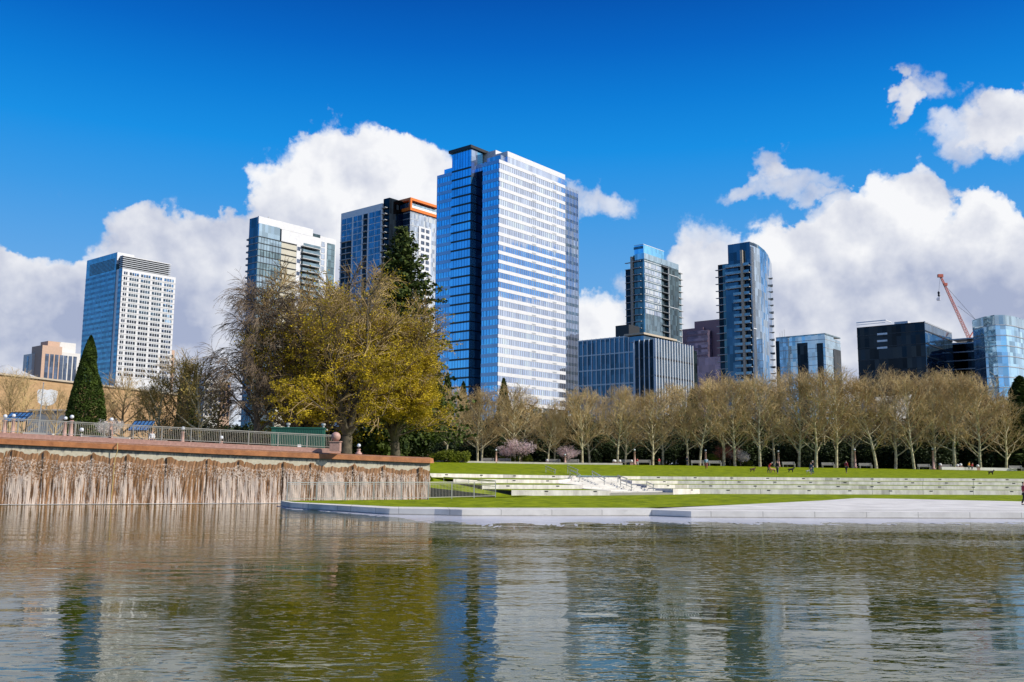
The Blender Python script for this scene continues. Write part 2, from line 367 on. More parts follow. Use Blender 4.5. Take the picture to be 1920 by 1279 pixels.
# lower lawn
RAILP = [(538,939.2),(803,936.8),(929,933.2)]
rl = [PZ(a, b, .42) for a, b in RAILP]
mb = MB()
back = [shift(rl[0], .5), shift(rl[1], .5), P(804,930,84), P(806,920,120), P(2500,926,122)]
pts = [(p[0], p[1]-.02, .424) for p in CI] + [(p[0], p[1], .424) for p in reversed(back)]
mb.face(pts); n = len(pts)
for i in (len(CI)-1+1,): pass
for i in range(len(CI), n-1): a, b = pts[i], pts[i+1]; mb.face([(a[0],a[1],-.4),(b[0],b[1],-.4),b,a][::-1])
for a, b in zip(pts[:len(CI)-1], pts[1:len(CI)]): mb.face([(a[0],a[1],.2),(b[0],b[1],.2),b,a])
struct('lower_lawn', mb, M['grass'])
mb = MB()
tri = [(1235,953.2),(1250,952.4),(1380,946.5),(1540,938.6),(1605,934),(1700,935.6),(1920,940.5),(2500,951)]
T = [PZ(a, b, .428) for a, b in tri]
fr = [(p[0], p[1]-.05, .428) for p in CI[5:]]
mb.face([(p[0], p[1], .428) for p in fr] + [(p[0], p[1], .428) for p in reversed(T)]); struct('pavement', mb, M['concrete_white'])
# submerged shelf
rng = random.Random(4)
AP = [(519,948.6),(536,954),(600,958.5),(682,965),(730,972),(811,983),(880,988),(955,991),(1040,989),(1140,986),(1300,983.5),(1500,986),(1700,985),(1920,982.5),(2500,985)]
fr, bk = [], []
cx = [p[0] for p in CO]; cy = [p[1] for p in CO]
for i in range(360):
    px = 519 + (2400-519)*i/359
    py = float(np.interp(px, [a for a, _ in AP], [b for _, b in AP])) + rng.uniform(-.9, .9) + 1.0*math.sin(px*.05)
    q = PZ(px, py, .012); fr.append(q)
    bk.append((q[0]*1.0, float(np.interp(q[0], cx, cy))+.3, .012))
mb = MB(); rws = []
for j in range(13):
    t = j/12*1.15-.15; rws.append([(a[0]+(b[0]-a[0])*t, a[1]+(b[1]-a[1])*t, -.018+.055*max(0, t)+rng.uniform(-.012,.012)*(j < 5)+.010*math.sin(a[0]*1.7+j)*(j < 6) - (.06 if j == 0 else 0)) for a, b in zip(fr, bk)])
grid(mb, rws)
M['wet'] = mat('wet pale concrete', (.50, .50, .54), .22, var=.08, scale=.4, bump=.05, bscale=6)
struct('submerged_shelf', mb, M['wet'])

# ================================================================ TERRACES
ROWS_L = [[(803,887.5,895,95),(995,891,896.8,102),(1080,892,897.8,104)],
          [(850,898,905.4,91.5),(1045,900,906.6,98)],
          [(904,909,917,89),(1091,909.6,917,93)],
          [(959,919,928.6,87.2),(1143,919.6,928.2,89.5)]]
ROWS_R = [[(1164,893,899,106),(1200,893.3,899.2,107.5),(1540,895.8,901.4,110),(1920,898,903.4,111),(2500,902,907.4,113)],
          [(1185,901,907.2,102),(1271,901.4,907.6,105),(1540,902.6,908.7,106),(1920,904.6,910.7,106.5),(2500,908,914,108)],
          [(1213,908.4,915.6,98),(1291,909,915.9,101),(1540,910.2,916.8,102),(1920,912,918.8,102.5),(2500,915,922,104)],
          [(1262,916.4,925,93.5),(1312,917,925.4,96.5),(1540,918,926,97),(1920,919.8,927.6,98),(2500,923,931,99.5)]]
WTXT = ['highest', 'second', 'third', 'lowest']
M['terr'] = mat('terrace concrete', (.72, .66, .61), .8, var=.25, scale=1.5, bump=.08, stretch=(1, 1, .35), c2=(.86,.80,.75)); joints(M['terr'], 50., False)
tops = {}
for side, rows in (('left', ROWS_L), ('right', ROWS_R)):
    for k, row in enumerate(rows):
        mb = MB(); slots = []
        bot = [P(a, c, d) for a, b, c, d in row]; top = [P(a, b, d) for a, b, c, d in row]
        for i in range(len(row)-1):
            a, b, c, d = bot[i], bot[i+1], top[i+1], top[i]; L = math.hypot(b[0]-a[0], b[1]-a[1])
            mb.face([(a[0],a[1],a[2]-.5),(b[0],b[1],b[2]-.5),c,d])
            mb.face([d, c, (c[0],c[1]+.35,c[2]), (d[0],d[1]+.35,d[2])])
            mb.face([(d[0],d[1]+.35,d[2]),(c[0],c[1]+.35,c[2]),(b[0],b[1]+.35,b[2]-.5),(a[0],a[1]+.35,a[2]-.5)])
            nsl = int(L/3.7)
            for j in range(nsl):
                t = (j+.5+.2*(k%2))/nsl; q = [a[m]+(b[m]-a[m])*t for m in range(3)]; zt = d[2]+(c[2]-d[2])*t
                ang = math.atan2(b[1]-a[1], b[0]-a[0]); slots.append((q[0], q[1], zt-.11, ang))
            nj = int(L/5)
            for j in range(1, nj):
                t = j/nj; q = [a[m]+(b[m]-a[m])*t for m in range(3)]; zt = d[2]+(c[2]-d[2])*t
                mb.box(q[0]-.012, q[0]+.012, q[1]-.006, q[1]+.1, q[2]-.3, zt+.003, 1)
        a, d = bot[0], top[0]; mb.face([(a[0],a[1]+.35,a[2]-.5),(a[0],a[1],a[2]-.5),d,(d[0],d[1]+.35,d[2])])
        a, d = bot[-1], top[-1]; mb.face([(a[0],a[1],a[2]-.5),(a[0],a[1]+.35,a[2]-.5),(d[0],d[1]+.35,d[2]),d])
        o = tag(mb.build('terrace_wall', [M['terr'], M['slot']]), WTXT[k]+' pale concrete seating wall '+side+' of the lawn steps, small dark lights in its face', 'seating wall', 'concrete seating walls of the grass terraces')
        for (x, y, z, an) in slots[:60]:
            s = MB(); c_, s_ = math.cos(an), math.sin(an)
            A = [(x+c_*u+s_*v_, y+s_*u-c_*v_, z+h) for h in (-.05, .05) for u, v_ in ((-.17, .012), (.17, .012), (.17, -.02), (-.17, -.02))]
            for q in ((0,1,5,4),(1,2,6,5),(3,0,4,7),(4,5,6,7),(0,3,2,1)): s.face([A[i] for i in q])
            s.build('step_light', M['slot'], o)
        tops[side, k] = (bot, top, row)
# grass treads between the walls
CHK = []
mb = MB()
def resamp(row, pts, px):
    xs = [r[0] for r in row]; return tuple(float(np.interp(px, xs, [p[m] for p in pts])) for m in range(3))
for side, px0, px1 in (('left', 803, 1143), ('right', 1164, 2500)):
    for k in range(3, 0, -1):
        r1 = tops[side, k]; r0 = tops[side, k-1]
        A = []; B = []
        a0, a1 = r1[2][0][0], r1[2][-1][0]; b0, b1 = r0[2][0][0], r0[2][-1][0]
        fs = sorted(set([i/14 for i in range(15)]+[(x[0]-a0)/(a1-a0) for x in r1[2]]+[(x[0]-b0)/(b1-b0) for x in r0[2]]))
        for f in fs:
            p = a0+(a1-a0)*f; q = b0+(b1-b0)*f
            u = resamp(r1[2], r1[1], p); v_ = resamp(r0[2], r0[0], q)
            A.append((u[0], u[1]+.3, u[2]-.03)); B.append((v_[0], v_[1]+.05, v_[2]+.01))
        grid(mb, [A, B]); CHK.append((A, B, side))
# grass slope between the waterfall and the left walls
SL = [P(803,936,82), P(803,917,86), P(803,903,91), P(803,895,95.2)]
SR = [P(959,929.2,87), P(904,917.4,89.2), P(850,905.8,91.8), P(860,896,95.8)]
grid(mb, [[a, b] for a, b in zip(SL, SR)])
mb.face([P(803,936,82), P(929,933,80.8), P(1000,928.5,86), P(959,929.2,87)])
struct('grass_treads', mb, M['grass'])
# stairs
st = empty('staircase', P(1200, 925, 92), 0, 'wide pale concrete steps climbing between the left and right seating walls', 'stairs'); sx, sy, sz = st.location
LE = [P(1143,928.2,89.5), P(1091,917,93), P(1045,906.8,98), P(995,897.4,102), P(1000,891.2,103)]
RE = [P(1262,925.4,93.5), P(1213,916,98), P(1185,907.6,102), P(1164,899.4,106), P(1166,893.2,107)]
NS = 13; mbs = MB()
def lerpl(L, t):
    t *= len(L)-1; i = min(int(t), len(L)-2); f = t-i; return tuple(L[i][m]+(L[i+1][m]-L[i][m])*f for m in range(3))
for i in range(NS):
    a, b = lerpl(LE, i/NS), lerpl(RE, i/NS); c, d = lerpl(RE, (i+1)/NS), lerpl(LE, (i+1)/NS)
    z = .42+(min(c[2], d[2])-.42)*1.0; z1 = z
    q = [(p[0]-sx, p[1]-sy) for p in (a, b, c, d)]
    mbs.face([(q[0][0],q[0][1],-.6),(q[1][0],q[1][1],-.6),(q[1][0],q[1][1],z1-sz),(q[0][0],q[0][1],z1-sz)])
    mbs.face([(q[0][0],q[0][1],z1-sz),(q[1][0],q[1][1],z1-sz),(q[2][0],q[2][1],z1-sz+.003),(q[3][0],q[3][1],z1-sz+.003)])
mbs.build('steps', M['concrete_white'], st)
for A, B, side in CHK:
    a, b = (A[-1], B[-1]) if side == 'left' else (A[0], B[0]); m1 = MB(); o_ = -.02 if side == 'right' else .02
    q = [(p[0]-sx+o_, p[1]-sy) for p in (a, b)]
    m1.prism([(q[0][0]-.12,q[0][1]),(q[0][0]+.12,q[0][1]),(q[1][0]+.12,q[1][1]),(q[1][0]-.12,q[1][1])], -.8, 0, top=[a[2]-sz+.03, a[2]-sz+.03, b[2]-sz+.03, b[2]-sz+.03]); m1.build('cheek_wall', M['terr'], st)
HR = [((1023,874,114),(1042,881.5,108),13,'uppermost steel handrail standing at the lawn edge above the steps'),((1064,873.5,112),(1084,881.5,106),14,'steel handrail at the top of the steps, second from the left'),
      ((1068,882,106),(1088,890.5,101),12,'steel handrail on the upper left steps, in front of its twin'),((1110,883.5,104),(1135,897.5,98),13,'steel handrail in the middle of the steps beside a small grey cheek wall'),
      ((1158,891.5,101),(1176,897.5,97),13,'short steel handrail on the upper middle steps'),((1163,900,98),(1186,908.5,94),13,'steel handrail running down the lower middle steps'),((1212,903.5,98),(1226,909.5,94),14,'rightmost short steel handrail at the foot of the steps')]
for (a, b, hp, lab) in HR:
    A, B = Vector(P(*a)), Vector(P(*b)); h = hp/FOC*a[2]
    e = empty('handrail', (A.x, A.y, A.z-h), 0, lab, 'handrail', 'handrails on the steps'); O = Vector(e.location)
    m1 = MB(); m1.bar(A-O, B-O, .09); m1.bar((A-O)+Vector((0,0,-.3)), (B-O)+Vector((0,0,-.3)), .05); m1.build('rail', M['steel'], e)
    for Q in (A.lerp(B, .03), A.lerp(B, .92)):
        m2 = MB(); m2.bar(Q-O, Q-O-Vector((0,0,h)), .08); m2.build('post', M['steel'], e)

# ================================================================ WATERFALL WALL
W1 = P(805, 936, 82); W0 = P(0, 944, 73); wang = math.atan2(W1[1]-W0[1], W1[0]-W0[0]); wlen = math.hypot(W1[1]-W0[1], W1[0]-W0[0])
c_, s_ = math.cos(wang), math.sin(wang)
def wx(px):           # wall coordinate (metres, 0 at the right end, negative to the left) of a photo column
    k = ray(px, 870)[0]; # point W1 + x*(c,s); X = k*Y
    return (k*W1[1]-W1[0])/(c_-k*s_)
def wz(px, py):
    x = wx(px); Y = W1[1]+x*s_; return EYE+ray(px, py)[1]*Y
ZT = lambda x: np.interp(x, [wx(-300), wx(0), wx(400), wx(800)], [wz(-300,806), wz(0,820.5), wz(400,840), wz(800,857.5)])
XL = wx(-420)
wf = empty('waterfall_wall', (W1[0], W1[1], 0), wang, 'long stained concrete wall with an orange brown lip carrying the curtain of falling water', 'waterfall wall')
xs = np.linspace(XL, 0, 90)
mb = MB()      # body
for a, b in zip(xs, xs[1:]):
    za, zb = ZT(a)-.05, ZT(b)-.05
    mb.face([(a,0,-.3),(b,0,-.3),(b,0,zb),(a,0,za)])
za = ZT(0)-.05; mb.face([(0,0,-.3),(0,4,-.3),(0,4,za),(0,0,za)])
def stained():
    m_ = bpy.data.materials.new('stained concrete'); m_.use_nodes = True; t = NT(m_.node_tree)
    b = t.n('ShaderNodeBsdfPrincipled'); o = t.n('ShaderNodeOutputMaterial'); t.t.links.new(b.outputs[0], o.inputs[0])
    c = t.n('ShaderNodeTexCoord').outputs['Object']; x, y, z = t.sep(c)
    drip = t.noise(t.xyz(t.m('MULTIPLY', x, 3.2), 0., t.m('MULTIPLY', z, .15)), 1, 5, .7).outputs[0]
    lowf = t.noise(t.xyz(t.m('MULTIPLY', x, .3), 0., 0.), 1, 2).outputs[0]
    # drips hang from the lip: distance below the lip, lip height is linear in x
    x0, x1 = wx(0), wx(800); s = (ZT(x1)-ZT(x0))/(x1-x0)
    below = t.m('SUBTRACT', t.m('MULTIPLY_ADD', x, float(s), float(ZT(0)-.5)), z)
    reach = t.m('MULTIPLY', t.m('MULTIPLY', drip, drip), 1.1)
    k = t.sm(t.m('SUBTRACT', below, t.m('ADD', reach, t.m('MULTIPLY_ADD', lowf, .3, -.15))), -.12, .12)
    nz = t.noise(c, 4, 5).outputs[0]
    t.put(b.inputs['Base Color'], t.mix(k, t.ramp(nz, (.3, (.12, .12, .11)), (.7, (.30, .28, .25))), t.ramp(nz, (.3, (.52, .46, .33)), (.7, (.66, .60, .46)))))
    b.inputs['Roughness'].default_value = .8
    return m_
mb.build('upper_wall', stained(), wf)
mb = MB()      # lip
for a, b in zip(xs, xs[1:]):
    za, zb = ZT(a), ZT(b)
    mb.face([(a,-.22,za-.5),(b,-.22,zb-.5),(b,-.18,zb-.10),(a,-.18,za-.10)]); mb.face([(a,-.18,za-.10),(b,-.18,zb-.10),(b,.6,zb),(a,.6,za)])
    mb.face([(a,0,za-.5),(b,0,zb-.5),(b,-.22,zb-.5),(a,-.22,za-.5)])
zb = ZT(0); mb.face([(0,-.22,zb-.5),(.4,.2,zb-.5),(.4,.6,zb-.1),(0,-.18,zb-.10)]); mb.face([(0,-.18,zb-.10),(.4,.6,zb-.1),(0,.6,zb)]); mb.face([(.4,.2,zb-.5),(.4,2.6,zb-.5),(.4,2.6,zb-.1),(.4,.6,zb-.1)])
mb.build('lip', M['rust'], wf)
# wet rough lower face with scalloped upper edge
M['wetbrown'] = mat('wet brown stone', (.27, .135, .045), .35, var=.4, scale=1.6, bump=.4, bscale=10, c2=(.42, .22, .10), stretch=(2.5, 1, .35))
mb = MB(); pil = [i*2.95-.9+.35*math.sin(i*2.7) for i in range(int(XL/2.95)-1, 1)]
sn = np.linspace(XL, 0, 420)
def wettop(x):
    d = min(abs(x-p) for p in pil)/1.48; return ZT(x)-.82-.46*min(1, d)**.6*(1-.25*min(1, d)**4)+.05*math.sin(x*7.3)+.04*math.sin(x*17)
def relief(x): return -.07-.03*math.sin(x*2.1)-.02*math.sin(x*5.3+1)
rng = random.Random(7); 
for a, b in zip(sn, sn[1:]):
    prev = None
    for j in range(7):
        t = j/6; row = []
        for x in (a, b):
            zt = wettop(x); row.append((x, relief(x)*(1 if j < 6 else .2)-.05*(1-t)+.02*math.sin(x*31+j*2.3), -.2+(zt+.2)*t))
        if prev: mb.face([prev[0], prev[1], row[1], row[0]])
        prev = row
mb.build('wet_face', M['wetbrown'], wf)
for p in pil:
    m1 = MB(); w_ = .10; zt = ZT(p)-.92
    m1.box(p-w_, p+w_, -.17, 0, -.3, zt); m1.build('pilaster', M['wetbrown'], wf)
# falling water
def veil_mat():
    m_ = bpy.data.materials.new('falling water'); m_.use_nodes = True; t = NT(m_.node_tree)
    b = t.n('ShaderNodeBsdfPrincipled'); o = t.n('ShaderNodeOutputMaterial')
    c = t.n('ShaderNodeTexCoord').outputs['Object']; x, y, z = t.sep(c)
    up = t.sm(z, 1.5, 2.9)
    st1 = t.noise(t.xyz(t.m('MULTIPLY', x, 6.5), 0., t.m('MULTIPLY', z, .32)), 1, 4, .65, .2).outputs[0]
    st2 = t.noise(t.xyz(t.m('MULTIPLY', x, 9.), 3., t.m('MULTIPLY', z, 7.5)), 1, 3, .6, 1.2).outputs[0]
    lo = t.noise(t.xyz(t.m('MULTIPLY', x, .55), 8., t.m('MULTIPLY', z, .1)), 1, 2).outputs[0]
    v_ = t.mix(up, st1, st2)
    v_ = t.m('ADD', t.m('ADD', v_, t.m('MULTIPLY', t.m('SUBTRACT', st2, .5), t.m('MULTIPLY_ADD', up, .45, .15))), t.m('MULTIPLY', t.m('SUBTRACT', lo, .5), .35))
    thr = t.m('MULTIPLY_ADD', up, .06, .492)
    # the right end carries more water
    thr = t.m('SUBTRACT', thr, t.m('MULTIPLY', t.sm(x, -26., -8.), .035))
    k = t.sm(t.m('SUBTRACT', v_, thr), -.035, .06)
    t.put(b.inputs['Base Color'], (.70, .57, .47)); b.inputs['Roughness'].default_value = .35
    tr = t.n('ShaderNodeBsdfTransparent'); mx = t.n('ShaderNodeMixShader')
    t.put(mx.inputs[0], t.m('MULTIPLY', k, .80)); t.t.links.new(tr.outputs[0], mx.inputs[1]); t.t.links.new(b.outputs[0], mx.inputs[2]); t.t.links.new(mx.outputs[0], o.inputs[0])
    bp = t.n('ShaderNodeBump'); bp.inputs['Strength'].default_value = .8; bp.inputs['Distance'].default_value = .1; t.put(bp.inputs['Height'], v_); t.t.links.new(bp.outputs[0], b.inputs['Normal'])
    return m_
mb = MB()
for a, b in zip(sn, sn[1:]):
    rr = []
    for t in (0, .25, .5, .75, .93):
        rr.append([(x, relief(x)-.20-.12*(1-t)+.03*math.sin(x*9+t*9), .0+(wettop(x)-.2)*t) for x in (a, b)])
    for p, q in zip(rr, rr[1:]): mb.face([p[0], p[1], q[1], q[0]])
fw = mb.build('falling_water', veil_mat()); fw.location = (W1[0], W1[1], 0); fw.rotation_euler = (0, 0, wang); fw['kind'] = 'stuff'; fw['label'] = 'white rivulets of water running down the brown stone wall'
def foam_mat():
    m_ = bpy.data.materials.new('foam'); m_.use_nodes = True; t = NT(m_.node_tree)
    b = t.n('ShaderNodeBsdfPrincipled'); o = t.n('ShaderNodeOutputMaterial'); c = t.n('ShaderNodeTexCoord').outputs['Object']; x, y, z = t.sep(c)
    n_ = t.noise(t.v('MULTIPLY', c, (1.5, 4., 1.)), 1, 5, .65).outputs[0]
    k = t.sm(t.m('ADD', n_, t.m('MULTIPLY', t.m('ADD', y, 1.0), .32)), .42, .56)
    t.put(b.inputs['Base Color'], (.72, .76, .76)); tr = t.n('ShaderNodeBsdfTransparent'); mx = t.n('ShaderNodeMixShader')
    t.put(mx.inputs[0], k); t.t.links.new(tr.outputs[0], mx.inputs[1]); t.t.links.new(b.outputs[0], mx.inputs[2]); t.t.links.new(mx.outputs[0], o.inputs[0])
    return m_
mb = MB(); mb.face([(XL,-2.2,.02),(0,-2.2,.02),(0,-.1,.02),(XL,-.1,.02)])
fo = mb.build('foam', foam_mat()); fo.location = fw.location; fo.rotation_euler = fw.rotation_euler; fo['kind'] = 'stuff'; fo['label'] = 'pale foam where the falling water meets the pond'
# plaza behind the lip
mb = MB(); A = []; B = []
for x in np.linspace(XL, -.3, 12):
    zt = float(ZT(x)); A.append((x, .6, zt+.02)); B.append((x*1.0-6, 80, zt+.15))
grid(mb, [A, B]); a, b = A[-1], B[-1]; mb.face([(a[0],a[1],0),(b[0],b[1],0),b,a])
pl = struct('plaza', mb, M['plaza']); pl.location = (W1[0], W1[1], 0); pl.rotation_euler = (0, 0, wang)
E1 = []; E2 = []; E3 = []
for i in range(9):
    t = i/8; yy = .6+79.4*t; xx = -.3-5.7*t; zt = float(ZT(-.3))+.02
    p = (W1[0]+xx*c_-yy*s_, W1[1]+xx*s_+yy*c_, zt); q = lawn_pt(795, t) if t > 0 else P(803, 895, 95.2)
    if t == 0: q = P(806, 900, 92)
    E1.append(p); E3.append((q[0]+.4, q[1], q[2]-.03)); E2.append((p[0]*.45+q[0]*.55, p[1]*.45+q[1]*.55, p[2]*.35+q[2]*.65))
mb = MB(); grid(mb, [E1, E2, E3]); mb.face([(W1[0]+.1, W1[1]+.1, .3), P(803,936,82), P(803,903,91), E3[0], E2[0], E1[0]]); struct('embankment', mb, M['grass'])
def plz(px, D):
    X = ray(px, 870)[0]*D; x = (X-W1[0])*c_+(D-W1[1])*s_; return (X, D, float(ZT(min(x, 0)))+.1)
# pink granite coping along the plaza edge
def wpt(px, off, dz=0.):
    x = wx(px); X, Y = W1[0]+x*c_-off*s_, W1[1]+x*s_+off*c_; return (X, Y, float(ZT(x))+dz)
mb = MB()
q = [wpt(p, 1.1, .2) for p in np.linspace(-420, 640, 20)]
for a, b in zip(q, q[1:]): mb.bar(a, b, .7, h=.42)
tag(mb.build('granite_coping', M['pink']), 'low pink granite coping under the upper railing', 'coping')

def railing(pts, h, sp, lab, m_, group=None, bal=.14, pw=.07, bars=True):
    e = empty('railing', pts[0], 0, lab, 'railing', group); O = Vector(pts[0]); V = [Vector(p)-O for p in pts]
    t_ = MB(); bt = MB(); bl = MB()
    for a, b in zip(V, V[1:]):
        up = Vector((0,0,h)); t_.bar(a+up, b+up, .07); t_.bar(a+up*.9, b+up*.9, .035); bt.bar(a+up*.12, b+up*.12, .045)
        L = (b-a).length; n = max(1, int(round(L/sp)))
        for i in range(n+1 if b is V[-1] else n):
            q = a.lerp(b, i/n); m1 = MB(); m1.bar(q, q+up, pw); m1.build('post', m_, e)
        if bars:
            nb = int(L/bal)
            for i in range(nb): q = a.lerp(b, (i+.5)/nb); bl.tube(q+up*.12, q+up*.9, .013, .013, 3)
    t_.build('top_rail', m_, e); bt.build('bottom_rail', m_, e)
    if bars: bl.build('balusters', m_, e)
    return e
rp = [wpt(p, 1.1, .4) for p in np.linspace(-200, 630, 6)]
M['steel2'] = mat('weathered rail', (.50, .46, .38), .4, .4, var=.1)
railing(rp, 1.15, 2.45, 'long steel railing on the plaza above the waterfall', M['steel2'])
railing([(p[0], p[1], .42) for p in rl], 1.38, 2.45, 'pale steel railing on the lower lawn in front of the falling water', M['steel'], bal=.16)
rr = [P(832,905.5,90), P(929,913.5,83)]
railing(rr, .55, 2.3, 'short sloping steel handrail of the ramp behind the lower railing', M['steel'], bars=False, pw=.05)
e = P(803,934,82.3); f2 = P(928,931.5,82)
mb = MB(); mb.face([(e[0],e[1],.3),(f2[0],f2[1],.3),(f2[0],f2[1],.62),(e[0],e[1],1.25)]); mb.face([(e[0],e[1],1.25),(f2[0],f2[1],.62),(f2[0],f2[1]+.3,.62),(e[0],e[1]+.3,1.25)])
tag(mb.build('ramp_wall', M['dark']), 'sloping ramp side wall behind the lower railing, coloured dark as if in shade', 'ramp wall')  # concrete ramp wall; the trench shadow is put into its dark colour
# hose hanging over the lip
mb = MB(); x = wx(219); zt = float(ZT(x)); pts = [(x-.05,.3,zt+.02),(x+.0,-.46,zt-.05),(x+.06,-.5,zt-.6),(x-.1,-.45,zt-1.2),(x-.14,-.42,zt-2.2),(x-.2,-.42,.1)]
for a, b in zip(pts, pts[1:]): mb.tube(a, b, .035, .035, 6)
o = tag(mb.build('hose', mat('yellow hose', (.45, .33, .12), .5)), 'thin pale hose draped over the lip and hanging down the waterfall', 'hose'); o.location = fw.location; o.rotation_euler = fw.rotation_euler
# ================================================================ TOWERS (street grid turned 50.6 degrees)
GA = R_(50.6); gc, gs = math.cos(GA), math.sin(GA)
class Bld:
    def __init__(s, name, px, py, D, label, cat='tower', ang=None):
        s.A = GA if ang is None else ang; s.c, s.s = math.cos(s.A), math.sin(s.A)
        p = P(px, py, D); s.o = (p[0], p[1]); s.H = p[2]
        s.e = empty(name, (p[0], p[1], 0), s.A, label, cat)
    def sub(s, px, py, D):
        q = Bld.__new__(Bld); q.A, q.c, q.s, q.e = s.A, s.c, s.s, s.e; p = P(px, py, D); q.o = (p[0], p[1]); q.H = p[2]
        X, Y = p[0]-s.o[0], p[1]-s.o[1]; q.x0, q.y0 = X*s.c+Y*s.s, -X*s.s+Y*s.c; return q
    x0 = y0 = 0.
    def F(s, face, px, py, off=0.):
        rx, rz = ray(px, py); ox, oy = s.o
        # local = R^-1 (t*(rx,1) - o)
        ax = rx*s.c+s.s; bx = -(ox*s.c+oy*s.s); ay = -rx*s.s+s.c; by = -(-ox*s.s+oy*s.c)
        t = (off-by)/ay if face == 'r' else (off-bx)/ax
        return (ax*t+bx if face == 'r' else ay*t+by), EYE+rz*t
    def r(s, px, py=600, off=0.): return s.F('r', px, py, off)[0]
    def l(s, px, py=600, off=0.): return s.F('l', px, py, off)[0]
    def rz(s, px, py, off=0.): return s.F('r', px, py, off)[1]
    def lz(s, px, py, off=0.): return s.F('l', px, py, off)[1]
    def part(s, name, m_, *boxes, parent=None):
        mb = MB()
        for b in boxes: mb.box(b[0]+s.x0, b[1]+s.x0, b[2]+s.y0, b[3]+s.y0, b[4], b[5])
        return mb.build(name, m_, parent or s.e)
G = {}
G['blueD'] = glass('deep blue glass', (.15, .33, .45), .85, (1.5, 2.1), .010, .2)
G['blue'] = glass('blue glass', (.22, .62, .98), .85, (1.5, 2.1), .010, .16)
G['main_r'] = glass('main glass right', (.70, .79, .97), .92, (1.5, 4.2), .006, .18)
G['bay'] = glass('bay glass', (.18, .56, .92), .85, (3., 4.2), .006, .14)
G['wing'] = glass('wing glass', (.40, .50, .68), .85, (1.5, 4.2), .010, .2)
G['bandw'] = mat('white spandrel', (.66, .66, .67), .35, .0, var=.06, scale=.5)
G['band_shade'] = glass('shaded white spandrel', (.28, .42, .62), .55, (3.6, 40.), .01, .1, rough=.2)  # shaded copy of the white spandrel, blue shade put into the tint
G['teal'] = glass('teal glass', (.24, .34, .38), .8, (1.5, 3.), .03, .35)
G['tealD'] = glass('dark teal glass', (.09, .14, .16), .85, (1.5, 3.), .04, .5)
G['navy'] = glass('navy glass', (.10, .19, .29), .85, (1.5, 3.6), .02, .3)
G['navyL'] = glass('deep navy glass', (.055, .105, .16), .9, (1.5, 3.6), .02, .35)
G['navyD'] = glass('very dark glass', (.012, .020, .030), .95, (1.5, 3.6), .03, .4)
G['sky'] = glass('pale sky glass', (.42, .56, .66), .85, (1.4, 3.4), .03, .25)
G['curv'] = glass('curved teal glass', (.40, .50, .60), .85, (1.5, 3.), .035, .4)
G['mix'] = glass('patchwork glass', (.42, .66, .86), .85, (1.6, 3.6), .05, .35)
G['win'] = glass('window glass', (.14, .18, .26), .8, (1.1, 2.), .03, .4)
G['win_reflect'] = glass('sky reflecting window', (.34, .50, .66), .85, (1.1, 2.), .04, .4)  # paler copy of the window glass, reflected sky put into its tint
G['winl'] = glass('pale window', (.55, .62, .72), .8, (1.2, 3.), .02, .3, blinds=.2)
G['mull'] = mat('mullion', (.45, .47, .50), .4, .5, var=.05)
G['mullL'] = mat('pale mullion', (.70, .72, .74), .4, .2, var=.05)
G['tan'] = mat('tan panel', (.48, .40, .30), .7, var=.1)
G['slab'] = mat('balcony slab', (.46, .47, .47), .7, var=.08)
G['slabD'] = mat('slab in grey', (.20, .22, .24), .6, var=.08)
G['cream'] = mat('cream panel', (.50, .47, .38), .65, var=.06, scale=.3)
G['purple'] = glass('plum glass', (.19, .155, .22), .6, (1.8, 3.6), .03, .35, rough=.12)
G['plum'] = mat('plum stone', (.26, .16, .19), .5, var=.1)
G['orange'] = mat('orange frame', (.75, .17, .015), .45, var=.05)
G['peach'] = mat('peach stucco', (.50, .34, .25), .8, var=.08)
G['rail'] = glass('balcony glass', (.22, .32, .38), .6, (1.5, 1.1), .02, .25)

# ---- main tower
b = Bld('glass_tower', 936, 300, 400, 'tallest blue and white banded glass office tower, in the middle of the skyline')
H = b.H; Lr = b.r(1059.5, 345); zb = b.rz(1016, 760); NF = 26; fh = (H-zb)/NF
a = b.l(905, 320); b0 = b.l(883, 300, -4); b1 = b.l(847.5, 320, -4); L = b.l(820, 331)
aR = b.l(893.5, 320)
b.part('glass_front', G['main_r'], (.4, Lr, 0, .6, zb, H))
b.part('glass_side', G['blue'], (0, .5, .5, aR, zb-8, H), (0, .5, b1, L, 3, H))
b.part('core', G['tealD'], (4., Lr-1, .6, L, 3, H-.5), (.5, 4.0, .6, aR-.0, zb-8, H-.5), (.5, 4., b1, L, 3, H-.5))
zc = b.lz(883, 278.6, -4)
b.part('glass_bay', G['bay'], (-4, 4, b0, b1, 3, zc))
zt = b.lz(883, 272, -4.6)
b.part('penthouse_roof', M['dark'], (-5.2, 7.5, b0-1, b1+1.2, zc+.05, zt))
b.part('penthouse_side', G['wing'], (-3.7, 0.3, b0-.12, b0-.01, zc-13, zc-.4))
mb = MB()
for k in range(NF+1):
    z1 = H-k*fh+.3; z0 = z1-fh*.38
    m1 = MB(); m1.box(-.12, Lr, -.14, .02, z0, z1, 0)
    m1.box(-.12, .02, .02, aR+.05, z0, z1, 1); m1.box(-.12, .02, b1, L, z0, z1, 1)
    m1.build('spandrel_band', [G['bandw'], G['band_shade']], b.e)
    zz = H-k*fh-1.2
    m2 = MB(); m2.box(-4.12, -3.9, b0-.05, b1, zz-fh*.20, zz); m2.box(-4.1, 4, b0-.1, b0+.1, zz-fh*.1, zz); m2.build('dark_band', M['black'], b.e)
    if k < NF:
        for xx in (b.r(1001, 400), b.r(1039, 400)):
            b.part('vent', G['mull'], (xx-1.5, xx+1.5, -.2, -.13, z0+.25, z0+.8))
nx = int(Lr/1.55)
for i in range(1, nx+1): x = Lr*i/nx; mb.box(x-.09, x+.09, -.09, .02, zb, H)
